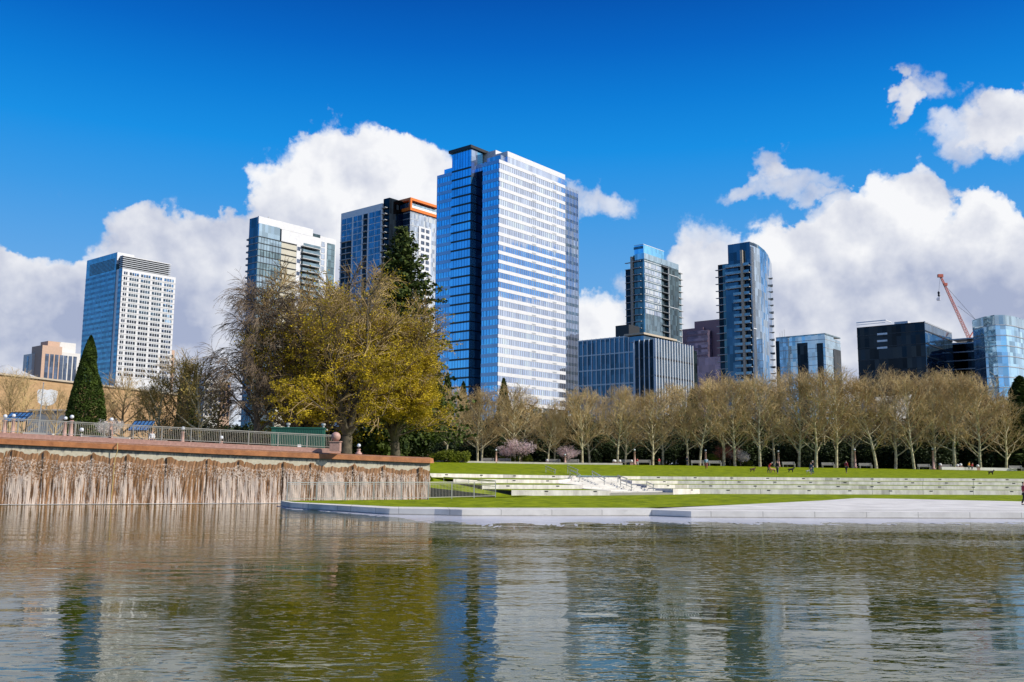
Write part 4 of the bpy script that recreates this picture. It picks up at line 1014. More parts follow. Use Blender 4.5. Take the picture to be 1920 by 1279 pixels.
mb = MB(); mb.lathe(hk-Vector((0,0,1.6)), [(.1,0),(.45,.3),(.3,1.),(.5,1.4),(.1,2.)], 8); mb.build('hook_block', M['dark'], e)
q = hk+O-Vector((.2,0,3.0)); mb = MB(); mb.prism([(-.9,-.3),(.3,-.4),(.9,.2),(-.2,.5)], 0, 1.3, top=[.6,1.0,2.0,1.1]); o = tag(mb.build('hanging_load', mat('load', (.4,.42,.5), .5)), 'small grey load dangling from the crane hook against the clouds', 'load'); o.location = q
# ================================================================ TREES
def rvec(r): 
    a = r.uniform(0, 2*math.pi); z = r.uniform(-1, 1); q = math.sqrt(1-z*z); return (q*math.cos(a), q*math.sin(a), z)
def norm(v): m = math.sqrt(v[0]**2+v[1]**2+v[2]**2) or 1e-6; return (v[0]/m, v[1]/m, v[2]/m)
class Tree:
    def __init__(s, seed): s.r = random.Random(seed); s.wood = MB(); s.crown = MB(); s.twig = MB()
    def limb(s, p, d, L, r0, r1, nseg, jit, trop, mb, sides=5):
        pts = [(p, d, r0)]; st = L/nseg; r = s.r
        for i in range(nseg):
            j = rvec(r); d = norm((d[0]+j[0]*jit, d[1]+j[1]*jit, d[2]+j[2]*jit+trop))
            q = (p[0]+d[0]*st, p[1]+d[1]*st, p[2]+d[2]*st); rr = r0+(r1-r0)*(i+1)/nseg
            mb.tube(p, q, pts[-1][2], rr, sides); p = q; pts.append((p, d, rr))
        return pts
    def at(s, pts, t):
        t *= len(pts)-1; i = min(int(t), len(pts)-2); f = t-i; a, b = pts[i], pts[i+1]
        return tuple(a[0][m]+(b[0][m]-a[0][m])*f for m in range(3)), a[1], a[2]+(b[2]-a[2])*f
    def side(s, d, ang, phi):
        if abs(d[2]) < .95: u = norm((-d[1], d[0], 0))
        else: u = (1., 0., 0.)
        v = (d[1]*u[2]-d[2]*u[1], d[2]*u[0]-d[0]*u[2], d[0]*u[1]-d[1]*u[0]); c, q = math.cos(ang), math.sin(ang)
        e = (math.cos(phi), math.sin(phi)); return norm(tuple(d[m]*c+(u[m]*e[0]+v[m]*e[1])*q for m in range(3)))
def leafquad(mb, p, sz, r, flat=None):
    n = rvec(r); 
    if flat: n = norm((n[0], n[1], n[2]+flat))
    u = norm((-n[1], n[0], .001)); v = (n[1]*u[2]-n[2]*u[1], n[2]*u[0]-n[0]*u[2], n[0]*u[1]-n[1]*u[0])
    a, b = sz*r.uniform(.6, 1.2)*.5, sz*r.uniform(.45, 1.)*.5
    k = len(mb.v)
    for s1, s2 in ((-1,-.35),(.15,-1),(1,.3),(-.2,1)): mb.v.append(tuple(p[m]+u[m]*a*s1+v[m]*b*s2 for m in range(3)))
    mb.f.append((k,k+1,k+2,k+3)); mb.mi.append(0)
M['plane_bark'] = mat('pale plane bark', (.38, .32, .17), .85, var=.35, scale=1.3, bump=.3, bscale=8, c2=(.66,.60,.38))
M['twig'] = mat('bare twigs', (.34, .22, .085), .85, var=.35, scale=.3, c2=(.70,.52,.24))
M['bark'] = mat('dark bark', (.06, .05, .035), .9, var=.3, scale=2, bump=.4, bscale=9, c2=(.13,.105,.07))
M['twig2'] = mat('brown twigs', (.24, .16, .065), .85, var=.3, scale=.4, c2=(.50,.36,.16))
M['willow_twig'] = mat('weeping twigs', (.13, .09, .055), .85, var=.3, scale=.3, c2=(.27,.195,.12))
M['leaf'] = mat('yellow green young leaves', (.26, .20, .012), .6, var=.4, scale=.35, trans=.35, spec=.2, c2=(.76,.56,.03))
M['leaf2'] = mat('olive buds', (.20, .15, .04), .7, var=.3, scale=.5, trans=.25, spec=.2, c2=(.38,.29,.08))
M['conifer'] = mat('dark conifer needles', (.022, .045, .012), .75, var=.4, scale=.7, trans=.12, spec=.15, c2=(.10,.13,.028))
M['cone'] = mat('cypress green', (.016, .038, .006), .75, var=.4, scale=1.6, trans=.1, spec=.15, c2=(.08,.12,.018))
M['evergreen'] = mat('dark evergreen leaves', (.020, .035, .012), .6, var=.4, scale=.7, trans=.1, spec=.2, c2=(.05,.075,.02))
M['shrub'] = mat('bright shrub leaves', (.10, .15, .015), .6, var=.4, scale=1.2, trans=.25, spec=.2, c2=(.28,.30,.03))
M['pinkb'] = mat('pink blossom', (.82, .58, .58), .7, var=.2, scale=1.5, trans=.4, c2=(.92,.82,.80))
M['whiteb'] = mat('white blossom', (.62, .56, .50), .7, var=.2, scale=1.5, trans=.3, c2=(.80,.74,.70))
def bare_tree(seed, H=15., R=5., trunk=3.2, tw=.030, nl=26, dens=1., leafmat=None, low=.22):
    T = Tree(seed); r = T.r
    tr_ = T.limb((0,0,-.3), (0,0,1), H*.93, .24, .03, 12, .05, .04, T.wood, 7)
    for i in range(nl):
        t = low+(.97-low)*(i/(nl-1))**.9; p, d, rr = T.at(tr_, t)
        prof = math.sin(math.pi*min(1, (t-low)/(1-low)*.86+.14))**.7
        Ll = R*(.45+.75*prof)*r.uniform(.8, 1.15)
        ang = R_(66-42*t)+r.uniform(-.12, .12)
        dd = T.side((0,0,1), ang, i*2.4+r.uniform(-.4,.4))
        lb = T.limb(p, dd, Ll, max(.055, rr*.6), .026, 6, .14, .07, T.wood, 5)
        n2 = int(7*dens*(Ll/R+.3))
        for j in range(n2):
            t2 = .22+.78*(j+r.random()*.6)/n2; p2, d2, r2 = T.at(lb, min(t2, .98))
            l2 = Ll*.42*(1.15-t2*.6)*r.uniform(.7,1.2)
            b2 = T.limb(p2, T.side(d2, r.uniform(.45,.9), r.uniform(0,6.28)), l2, .028, .015, 3, .2, .12, T.crown, 3)
            n3 = int(4*dens)
            for k in range(n3):
                p3, d3, _ = T.at(b2, min(.98, .2+.8*(k+r.random())/n3))
                b3 = T.limb(p3, T.side(d3, r.uniform(.4,.9), r.uniform(0,6.28)), r.uniform(.7,1.4), .019*tw/.03, .011*tw/.03, 2, .25, .15, T.crown, 3)
                for q in range(2):
                    p4, d4, _ = T.at(b3, r.uniform(.2,.95)); T.limb(p4, T.side(d4, r.uniform(.4,.9), r.uniform(0,6.28)), r.uniform(.4,.8), .014*tw/.03, .009*tw/.03, 1, .2, .1, T.crown, 3)
                    if leafmat:
                        for _q in range(leafmat): leafquad(T.crown, tuple(p4[m]+r.uniform(-.35,.35) for m in range(3)), .22, r)
    return T
def tree_obj(T, name, loc, wood, crown, rz=0, sc=1., label=None, cat='tree', group=None, crown_smooth=False):
    e = empty(name, loc, rz, label, cat, group); e.scale = (sc, sc, sc)
    T.wood.build('trunk', wood, e, True); T.crown.build('crown', crown, e)
    if T.twig.v: T.twig.build('twigs', M['twig2'], e)
    return e
# --- plane trees along the far side of the lawn: three forms, each standing many times
forms = [tree_obj(bare_tree(11), 'plane_tree', (0,0,0), M['plane_bark'], M['twig']),
         tree_obj(bare_tree(23, 15, 5.4, low=.18), 'plane_tree', (0,0,0), M['plane_bark'], M['twig']),
         tree_obj(bare_tree(37, 15, 4.6, low=.25, nl=24), 'plane_tree', (0,0,0), M['plane_bark'], M['twig'])]
used = [False]*3
PG = 'bare plane trees lining the far side of the lawn'
def plant(px, D, top, label, k, base=None, wide=1.):
    loc = base or beyond(px, D); ht = P(px, top, D)[2]-loc[2]; sc = ht/16.6*(1+.035*math.sin(px*1.7))
    o = forms[k] if not used[k] else copy_tree(forms[k]); used[k] = True
    o.location = loc; o.rotation_euler = (.05*math.sin(px*2.3), .05*math.sin(px*3.1), px*.37); wide *= 1.1+.12*math.sin(px*.9); o.scale = (sc*wide, sc*wide, sc); tag(o, label, 'tree', PG)
FRONT = [(768,168,790,'small bare tree behind the right end of the waterfall lip'),(836,168,728,'bare plane tree rising right beside the yellow leaved tree'),(895,170,735,'bare plane tree with two light trunks left of the pink blossom'),
 (903,172,742,'bare plane tree close behind its twin, left of the pink blossom'),(965,172,728,'bare plane tree whose trunk stands in front of the pink blossom'),(973,176,745,'bare plane tree just behind the one in the pink blossom'),
 (1027,168,765,'bare plane tree left of the small pink cherry, near the short pink post'),(1039,173,757,'bare plane tree at the first bench right of the blossom'),(1092,168,733,'bare plane tree in front of the left part of the low blue block'),
 (1106,174,742,'slightly shorter bare plane tree behind its neighbour, by the low blue block'),(1158,169,728,'bare plane tree under the dark roof box of the low blue block'),(1172,172,738,'bare plane tree at the left pair of benches'),
 (1224,170,742,'bare plane tree left of the child in the red top'),(1243,175,738,'bare plane tree directly behind the child in the red top'),(1290,172,722,'bare plane tree behind the slim person in dark blue'),
 (1312,170,716,'bare plane tree left of the person in pale blue'),(1357,172,712,'leaning bare plane tree right of the person in pale blue'),(1378,171,708,'bare plane tree in front of the reddish shrub'),
 (1425,170,706,'bare plane tree behind the small dark dog'),(1452,175,712,'bare plane tree left of the lamp near the bending person'),(1498,171,706,'bare plane tree behind the shaggy black and white dog'),
 (1530,170,702,'bare plane tree right of the two people in dark coats'),(1568,171,700,'bare plane tree with wide low limbs left of the person in dark red'),(1598,175,712,'bare plane tree just left of the fourth tall lamp'),
 (1643,171,708,'bare plane tree below the left edge of the black block'),(1679,174,712,'bare plane tree in front of the beige hall'),(1714,171,702,'bare plane tree below the middle of the black block'),
 (1752,174,700,'bare plane tree behind the rightmost tall lamp'),(1790,171,704,'bare plane tree with a thick forked trunk beside the round topped posts'),(1838,172,716,'bare plane tree right of the people in yellow and red'),
 (1886,172,752,'low spreading bare plane tree near the right edge')]
for i, (px, D, top, lab) in enumerate(FRONT): plant(px, D, top, lab, (i*2+i//3) % 3, wide=1.08 if i != 0 else 1.3)
BACK = [(865,192,738),(935,195,738),(1005,190,775),(1065,194,752),(1130,192,735),(1200,196,742),(1265,193,728),(1335,192,712),(1400,196,708),(1475,194,704),(1545,193,702),(1620,196,715),(1660,192,700),(1735,197,706),(1775,190,708),(1815,195,712),(1860,192,735)]
WHERE = ['left of the small dark conifer below the tall tower','behind the pink blossom on its left','below the white columns of the tall tower','behind the second pink cherry','below the left glass wall of the low blue block','below the dark corner of the low blue block',
 'below the right end of the low blue block','below the plum stepped tower','below the tan pier of the curved tower','below the left fold of the pale glass block','below the right fold of the pale glass block','in the gap left of the black block','at the left edge of the black block','below the side glass of the black block','below the dark link block','below the crane foot','below the curved glass tower']
for i, (px, D, top) in enumerate(BACK): plant(px, D, top, 'rear row bare plane tree '+WHERE[i], (i+1) % 3)
# --- left side bare trees on the plaza
small = bare_tree(51, 9, 3.4, tw=.028, nl=18, dens=.85, low=.16)
so_ = tree_obj(small, 'bare_tree', (0,0,0), M['twig'], M['twig'])
olive = tree_obj(bare_tree(52, 9, 3.2, tw=.026, nl=18, dens=.8, leafmat=2, low=.14), 'budding_tree', (0,0,0), M['plane_bark'], M['leaf2'])
LT = [(14,720,135,0,'thin bare tree at the far left edge in front of the brick store'),(38,722,140,0,'slender bare tree between the left edge and the white shield sign'),(97,748,138,0,'bare small tree right under the white shield sign'),
      (178,752,118,0,'low bare grey tree against the right side of the cone-shaped conifer'),(226,722,118,0,'wide bare tree in front of the brick store, right of the cone-shaped conifer'),(295,728,118,1,'olive budding tree behind the blue awning'),(283,745,125,1,'lower olive budding tree just left of its neighbour behind the blue awning'),
      (345,694,122,0,'tall bare tree with two conifer tops beside it'),(372,700,112,1,'tall olive tinged bare tree before the white and pink apartment block'),(405,742,118,0,'reddish bare tree left of the weeping tree')]
u = [0, 0]
for (px, top, D, k, lab) in LT:
    src = (so_, olive)[k]; o = src if not u[k] else copy_tree(src); u[k] = 1
    loc = plz(px, D); sc = (P(px, top, D)[2]-loc[2])/8.6; o.location = loc; o.rotation_euler = (0,0,px*.7); wd = 1.25 if D < 130 else .9; o.scale = (sc*wd, sc*wd, sc)
    tag(o, lab, 'tree', 'bare and budding trees on the plaza')

# --- the two big spring-leafed trees
def big_tree(seed, H, R, stems, leaf_n, tilt=.5, leafless_top=.0, lf=.24):
    T = Tree(seed); r = T.r
    tr_ = T.limb((0,0,-.5), (0,0,1), H*.13, .60, .5, 3, .05, 0, T.wood, 9); base = tr_[-1][0]
    for i in range(stems):
        ang = tilt*r.uniform(.25, 1.)*(0.2 if i == 0 else 1); ph = i*2.4+r.uniform(-.3,.3)
        Ls = H*.78*r.uniform(.85, 1.0)
        s1 = T.limb(base, T.side((0,0,1), ang, ph), Ls, .34, .04, 9, .09, .05, T.wood, 6)
        n1 = 13
        for j in range(n1):
            t = .05+.93*j/(n1-1); p, d, rr = T.at(s1, min(t,.99))
            l1 = R*(.80-.45*t)*r.uniform(.7,1.15)
            b1 = T.limb(p, T.side(d, r.uniform(.6,1.15), r.uniform(0,6.28)), l1, max(.05, rr*.5), .03, 5, .18, .03, T.wood, 5)
            for k in range(8):
                p2, d2, r2 = T.at(b1, min(.98,.2+.8*(k+r.random()*.5)/8))
                b2 = T.limb(p2, T.side(d2, r.uniform(.5,1.), r.uniform(0,6.28)), l1*.42*r.uniform(.7,1.2), .045, .022, 3, .25, .05, T.twig, 3)
                hfrac = (p2[2])/H
                for q in range(5 if hfrac < .55 else 7):
                    p3, d3, _ = T.at(b2, r.uniform(.2,.98))
                    b3 = T.limb(p3, T.side(d3, r.uniform(.4,1.), r.uniform(0,6.28)), r.uniform(.6,1.4), .024, .013, 1, .2, .1, T.twig, 3)
                    nn = leaf_n*max(0, 1-leafless_top*min(1, max(0, (hfrac-.26)/.36))); c = b3[-1][0]
                    cn = nn*(3.2 if (j*7+i*3) % 3 else .5)
                    for _q in range(int(cn)+(r.random() < cn % 1)):
                        leafquad(T.crown, (c[0]+r.gauss(0,.24), c[1]+r.gauss(0,.24), c[2]+r.gauss(0,.16)), lf*.78, r, .5)
    return T
TA = big_tree(5, 19.5, 8.4, 8, 10, .78, .93)
l = plz(648, 112); tree_obj(TA, 'spring_tree', l, M['bark'], M['leaf'], 1.0, (P(652,486,112)[2]-l[2])/19.0, 'large spreading tree with sparse yellow green young leaves, behind the green container', 'tree')
TB = big_tree(8, 18.5, 6.8, 7, 12, .55, .86)
l = plz(742, 118); tree_obj(TB, 'leafy_tree', l, M['bark'], M['leaf'], 2.0, (P(735,572,118)[2]-l[2])/18.0, 'dense yellow green tree below the tall fir, beside the tallest tower', 'tree')
TC = big_tree(15, 14.5, 6.2, 6, 9, .75, .85)
l = plz(556, 118); tree_obj(TC, 'olive_tree', l, M['bark'], M['leaf'], .4, (P(548,585,118)[2]-l[2])/14.0, 'mid sized yellow green tree between the weeping tree and the large spreading tree', 'tree')
TD = big_tree(31, 13, 4.6, 6, 3, .30, 1.)
l = plz(592, 126); tree_obj(TD, 'bare_tall_tree', l, M['plane_bark'], M['leaf2'], .4, (P(592,518,126)[2]-l[2])/12.6, 'tall mostly bare brown tree rising behind the yellow green trees', 'tree')
def weeping(seed, H, R):
    T = Tree(seed); r = T.r
    tr_ = T.limb((0,0,-.5), (0,0,1), H*.92, .36, .05, 10, .06, .03, T.wood, 8)
    for i in range(34):
        t = .18+.80*i/33; p, d, rr = T.at(tr_, min(t,.99)); l1 = R*(1.1-.5*t)*r.uniform(.7,1.1)
        b1 = T.limb(p, T.side((0,0,1), R_(52-22*t), i*2.4), l1, max(.05, rr*.5), .025, 6, .12, -.05, T.wood, 5)
        for k in range(9):
            p2, d2, _ = T.at(b1, .25+.74*k/8); b2 = T.limb(p2, T.side(d2, r.uniform(.4,.9), r.uniform(0,6.28)), r.uniform(1.2,2.4), .035, .018, 4, .25, -.06, T.wood, 3)
            for q in range(9):
                p3, d3, _ = T.at(b2, r.uniform(.25,1.)*.98); b3 = T.limb(p3, norm((d3[0]+r.uniform(-.5,.5), d3[1]+r.uniform(-.5,.5), d3[2]-.3)), r.uniform(1.0,2.2), .018, .009, 4, .28, -.22, T.crown, 3)
                for _ in range(3): p4, d4, _r = T.at(b3, r.uniform(.2,.9)); T.limb(p4, norm((d4[0]+r.uniform(-.7,.7), d4[1]+r.uniform(-.7,.7), d4[2])), r.uniform(.3,.8), .012, .008, 2, .2, -.3, T.crown, 3)
    return T
TW = weeping(3, 16, 5.6)
l = plz(478, 112); tree_obj(TW, 'weeping_tree', l, M['bark'], M['willow_twig'], 0, (P(478,562,112)[2]-l[2])/15.2, 'bare weeping tree with dark brown drooping twigs, left of the yellow green trees', 'tree')
# --- conifers
def fir(seed, H, R, n=42, sz=.42, droop=-.10, per=46, pw=1.0):
    T = Tree(seed); r = T.r
    T.limb((0,0,-.5), (0,0,1), H, .4*H/25, .04, 10, .01, .02, T.wood, 7)
    for i in range(n):
        t = .12+.87*i/(n-1); L = R*(1-t)**pw*r.uniform(.72,1.12)+.35
        for j in range(5):
            a = j*1.2566+i*.7+r.uniform(-.3,.3); el_ = .25*(1-t)+.35*t
            d0 = norm((math.cos(a), math.sin(a), .35*t+.02)); LL = L*r.uniform(.75,1.15)
            b = T.limb((0,0,H*t), d0, LL, .05, .02, 4, .07, droop*(1-t), T.wood, 4)
            m_ = max(4, int(per*LL/R))
            for k in range(m_):
                q, dq, _ = T.at(b, min(.99, r.random()**.7)); w_ = .16*LL+.15
                leafquad(T.crown, (q[0]+r.gauss(0,w_*.5), q[1]+r.gauss(0,w_*.5), q[2]+r.gauss(0,.13)-abs(r.gauss(0,.18))), sz, r, .6)
    return T
TF = fir(61, 30, 9.6, 58, .60, -.14, 110, .72)
l = beyond(795, 160); x = P(741, 425, 150)
zb = 4.5; s_f = (x[2]-zb)/30
tree_obj(TF, 'fir_tree', (P(748,800,150)[0], 150, zb), M['bark'], M['conifer'], .5, s_f, 'very tall dark fir standing behind the leafy trees, in front of the orange framed tower', 'tree')
def conemass(seed, H, R, N, sz, lobes=26, pw=.8, bottom=.0, inner=.72):
    T = Tree(seed); r = T.r; T.limb((0,0,-.3), (0,0,1), H*.9, R*.12, .05, 5, .01, 0, T.wood, 6)
    lb = [(r.random()**.8, r.uniform(0,6.28), r.uniform(.06,.16)) for _ in range(lobes)]
    for i in range(N):
        t = r.random()**1.15; a = r.uniform(0,6.28)
        rad = R*min(1, (1-t)**pw)*(.9 if t > .06 else .8)
        bump = 0
        for (lt, la, lr) in lb:
            da = (a-la+math.pi)%(2*math.pi)-math.pi; q = (da*.55)**2+((t-lt)*3.4)**2
            if q < .16: bump += lr*2.0*(1-q/.16)
        rad *= (.84+min(.32, bump))*(inner+(1-inner)*r.random()**.5)
        leafquad(T.crown, (rad*math.cos(a), rad*math.sin(a), bottom+H*t*(1-bottom/H)), sz, r)
    return T
TS = conemass(71, 11, 2.25, 26000, .20, 90, .72)
l = plz(155, 112); tree_obj(TS, 'sequoia_tree', l, M['bark'], M['cone'], 0, (P(168,629,112)[2]-l[2])/11, 'dense dark green cone-shaped conifer in front of the brick store', 'tree')
tc1 = tree_obj(conemass(72, 12, 2.6, 5000, .45, 30, .8), 'conifer_tree', (0,0,0), M['bark'], M['conifer'])
first = True
for (px, top, D, wd, lab) in ((838,700,215,1.,'narrow dark conifer top at the lower left edge of the tallest tower'),(868,716,210,1.1,'small pointed conifer below the dark bay of the tallest tower'),(944,710,212,1.2,'dark pointed conifer in front of the near corner of the tallest tower'),(813,668,200,1.2,'dark conifer between the leafy tree and the tallest tower'),(728,606,134,1.25,'nearly black conifer mass between the two big yellow green trees'),
      (345,684,140,1.0,'dark green conifer top left of the twin tops behind the bare trees'),(362,689,138,.7,'yellowish green narrow conifer top right of the twin tops'),(1722,725,215,1.6,'dark conifer hidden behind the bare trees below the black block'),(1850,736,200,2.2,'broad olive evergreen below the curved glass tower'),(1918,706,185,2.4,'large dark conifer cut by the right edge'),(1890,770,195,2.4,'lower dark conifer beside the one at the right edge'),
      (1300,730,215,1.6,'dark conifer hidden behind the bare trees below the plum tower'),(1450,735,215,1.8,'dark conifer behind the bare trees right of the curved tower'),(1580,790,215,1.6,'dark conifer low in the gap left of the black block'),(1100,770,205,1.7,'dark conifer behind the bare trees below the left end of the low blue block'),(1390,735,210,1.6,'dark conifer behind the bare trees in front of the curved tower'),(1660,750,210,1.8,'dark conifer behind the bare trees in front of the beige hall'),(1780,745,208,1.8,'dark conifer behind the bare trees below the dark link block')):
    o = tc1 if first else copy_tree(tc1); first = False
    loc = plz(px, D) if D < 150 else beyond(max(px, 800), D); loc = (P(px, 800, D)[0], D, loc[2])
    s_ = (P(px, top, D)[2]-loc[2])/12; o.location = loc; o.scale = (s_*wd*.8, s_*wd*.8, s_); o.rotation_euler = (0,0,px); tag(o, lab, 'tree', 'small dark conifers')
# --- evergreen understorey
def mound(seed, W, H, N, sz, low=0.):
    T = Tree(seed); r = T.r
    for i in range(5): T.limb((r.uniform(-.3,.3)*W, r.uniform(-.1,.1)*W, -.1), T.side((0,0,1), r.uniform(.1,.5), r.uniform(0,6.3)), H*.7, .08, .03, 3, .1, .05, T.wood, 4)
    lb = [(r.uniform(-.5,.5)*W, r.uniform(-.3,.3)*W, H*r.uniform(.2,.68), H*r.uniform(.25,.40)) for _ in range(11)]
    for i in range(N):
        c = lb[i % 11]; v = rvec(r); q = r.uniform(.75, 1.05)
        p = (c[0]+v[0]*c[3]*q*1.15, c[1]+v[1]*c[3]*q, max(.05, c[2]+v[2]*c[3]*q)); leafquad(T.crown, p, sz, r)
    return T
ev = [tree_obj(mound(81, 7, 7.0, 6000, .42), 'evergreen_shrub', (0,0,0), M['bark'], M['evergreen']), tree_obj(mound(82, 6, 6.0, 5000, .42), 'evergreen_shrub', (0,0,0), M['bark'], M['evergreen'])]
uu = [0, 0]; r = random.Random(9)
for i, px in enumerate(range(655, 2040, 44)):
    k = i % 2; o = ev[k] if not uu[k] else copy_tree(ev[k]); uu[k] = 1; D = 186+r.uniform(-2, 9)
    if px < 800: D = 150; loc = (P(px, 800, D)[0], D, 3.9)
    else: loc = beyond(px, D)
    s_ = r.uniform(.85, 1.2)*(.8 if px < 800 else 1); o.location = loc; o.scale = (s_*1.15, s_, s_*r.uniform(.8,1.25)); o.rotation_euler = (0,0,r.uniform(0,6.28))
    tag(o, 'dark evergreen shrub in the shaded hedge row behind the bare trees', 'shrub', 'dark evergreen shrubs behind the tree row')
for i, px in enumerate(range(815, 2080, 52)):
    k = (i+1) % 2; o = copy_tree(ev[k]); D = 214+r.uniform(-3, 6); loc = beyond(px, D)
    s_ = r.uniform(1.5, 1.95); o.location = loc; o.scale = (s_*1.15, s_, s_*r.uniform(1.,1.2)); o.rotation_euler = (0,0,r.uniform(0,6.28))
    tag(o, 'dark evergreen shrub in the shaded hedge row behind the bare trees', 'shrub', 'dark evergreen shrubs behind the tree row')
for i, px in enumerate((60, 110, 160, 250, 300, 345, 390, 430, 470, 520, 570, 620)):
    o = copy_tree(ev[i % 2]); D = 140; loc = plz(px, D); s_ = r.uniform(.30, .42)*(1 if px < 340 else 2.2); o.location = loc; o.scale = (s_*1.3, s_, s_); o.rotation_euler = (0,0,r.uniform(0,6.28))
    tag(o, 'dark low evergreen shrub '+('at the left blue canopy','under the white shield sign','at the foot of the cone-shaped conifer','behind the blue canopy right of the conifer','behind the olive budding trees','below the twin conifer tops','left of the weeping tree','at the left edge of the weeping tree','under the weeping tree','behind the left end of the green container','behind the middle of the green container','behind the right end of the green container')[i], 'shrub', 'low evergreen shrubs on the plaza')
sh = tree_obj(mound(91, 3.2, 2.0, 2600, .20), 'flowering_shrub', (0,0,0), M['bark'], M['shrub']); f_ = True
for (px, D, s_, lab) in ((842,160,1.1,'bright yellow green shrub left of the second plane tree trunk'),(868,161,1.,'bright yellow green shrub right of the second plane tree trunk'),(812,160,.8,'low green shrub beside the stone lamp at the end of the waterfall'),(955,172,.9,'yellow flowered shrub under the left side of the pink blossom'),(985,172,.9,'yellow flowered shrub under the right side of the pink blossom'),
      (1340,176,1.2,'olive shrub behind the person in pale blue'),(1395,178,1.0,'pale green shrub left of the white blossom'),(97,96,.55,'small bright green shrub behind the upper railing, below the white shield sign'),(246,100,.5,'small green shrub under the blue awning')):
    o = sh if f_ else copy_tree(sh); f_ = False; o.location = beyond(px, D) if px > 700 else plz(px, D); o.scale = (s_,)*3; o.rotation_euler = (0,0,px); tag(o, lab, 'shrub', 'bright low shrubs')
def blossom(seed, m_, px, D, top, wd, lab):
    T = Tree(seed); r = T.r; tr_ = T.limb((0,0,-.2), (0,0,1), 1.4, .13, .1, 3, .1, 0, T.wood, 6)
    for i in range(9):
        b = T.limb(tr_[-1][0], T.side((0,0,1), r.uniform(.3,1.15), i*.7), r.uniform(1.8,2.9), .06, .02, 4, .15, .02, T.wood, 4)
        for j in range(26):
            p, d, _ = T.at(b, r.uniform(.3,.99)); b2 = T.limb(p, T.side(d, r.uniform(.4,1.), r.uniform(0,6.28)), r.uniform(.3,.8), .02, .01, 1, .2, 0, T.wood, 3); c = b2[-1][0]
            for _q in range(13): leafquad(T.crown, (c[0]+r.gauss(0,.22), c[1]+r.gauss(0,.22), c[2]+r.gauss(0,.18)), .15, r)
    loc = beyond(px, D) if px > 700 else plz(px, D); hh = (P(px, top, D)[2]-loc[2])/3.7
    e = tree_obj(T, 'blossom_tree', loc, M['bark'], m_, 0, hh, lab, 'blossom tree'); e.scale = (hh*wd, hh*wd, hh)
blossom(101, M['pinkb'], 978, 168, 828, 1.25, 'large pale pink blossoming tree behind two plane trunks')
blossom(102, M['pinkb'], 948, 169, 836, 1.0, 'deeper pink blossoming tree left of the large pink one')
blossom(103, M['pinkb'], 1062, 168.6, 838, 1.1, 'small pink blossoming tree behind the brown lamp and benches')
blossom(104, M['whiteb'], 1388, 172, 846, 1.2, 'low white and pink blossoming shrub left of the bending person')
blossom(105, mat('red buds', (.35,.12,.07), .7, var=.2), 1368, 174, 838, 1.3, 'reddish budding shrub beside the white blossom')
blossom(106, M['whiteb'], 198, 92, 788, .9, 'pale blossoming shrub behind the upper railing, right of the conifer')
# ================================================================ FURNITURE
def lamp_post(px, ybase, ytop, D, loc, lab, globe=True, stone=True, group='lamps in the park'):
    h = P(px, ytop, D)[2]-loc[2]
    e = empty('lamp_post', loc, 0, lab, 'lamp', group)
    mb = MB(); r0 = .20 if stone else .09
    mb.lathe((0,0,0), [(r0*1.6,0),(r0*1.6,.25),(r0*1.15,.3),(r0*.62,h-.62),(r0*.95,h-.58),(r0*.95,h-.50)], 10); mb.build('post', M['pink'] if stone else M['steel'], e, True)
    q = .17; mb = MB(); mb.lathe((0,0,h-2*q), [(q*math.sin(math.pi*i/8)+.01, q-q*math.cos(math.pi*i/8)) for i in range(9)], 12); mb.build('globe', M['globe'], e, True)
M['globe'] = mat('frosted globe', (.62, .66, .70), .25, var=.03)
for (px, yt, D, lab) in ((800.5,836,158,'pinkish stone globe lamp behind the right end of the waterfall'),(930,842,163,'thick pink stone lamp between two benches left of the blossom'),(1059.5,851,166,'reddish stone lamp beside the small pink cherry'),(1190,842,167,'stone globe lamp between two benches and round topped posts'),
    (1323.5,843,170,'dark globe lamp behind the person in pale blue'),(1460,844.5,170,'stone globe lamp behind the person standing in dark clothes'),(1603.5,841.5,171,'pale stone globe lamp right of the person in dark red'),(1750,840.5,172,'tallest pale stone globe lamp, left of the low round topped posts')):
    lamp_post(px, 0, yt, D, beyond(px, D), lab)
for (px, yt, D, lab) in ((3,777,86,'globe lamp cut by the left edge, on the plaza'),(19,776,88,'globe lamp beside the left blue awning'),(117,781,92,'globe lamp left of its brighter twin near the conifer'),(129,778,86,'bright globe lamp at the foot of the cone-shaped conifer'),(204,783,88,'globe lamp in front of the pale blossoming shrub'),(340,800,92,'globe lamp half way along the upper railing'),(149,802,78,'short globe bollard lamp behind the upper railing'),(413,817,86,'small globe lamp left of the green container'),(672,832,90,'short pale globe post right of the railing end')):
    lamp_post(px, 0, yt, D, plz(px, D), lab, stone=px not in (149,))
def ball_post(loc, h, r, lab, group):
    e = empty('stone_bollard', loc, 0, lab, 'bollard', group)
    mb = MB(); a = r*1.0; mb.box(-a,a,-a,a,0,h*.62); mb.box(-a*1.15,a*1.15,-a*1.15,a*1.15,h*.62,h*.68); mb.build('pier', M['pink'], e)
    mb = MB(); mb.lathe((0,0,h*.66), [(r*.95*math.sin(math.pi*i/8)+.01, r*.95*(1-math.cos(math.pi*i/8))) for i in range(9)], 12); mb.build('ball', M['offwhite'] if r < .4 else M['pink'], e, True)
q = wpt(636, 1.1, .2); ball_post(q, 1.25, .42, 'pink granite pier with a ball top at the end of the upper railing', 'ball topped posts')
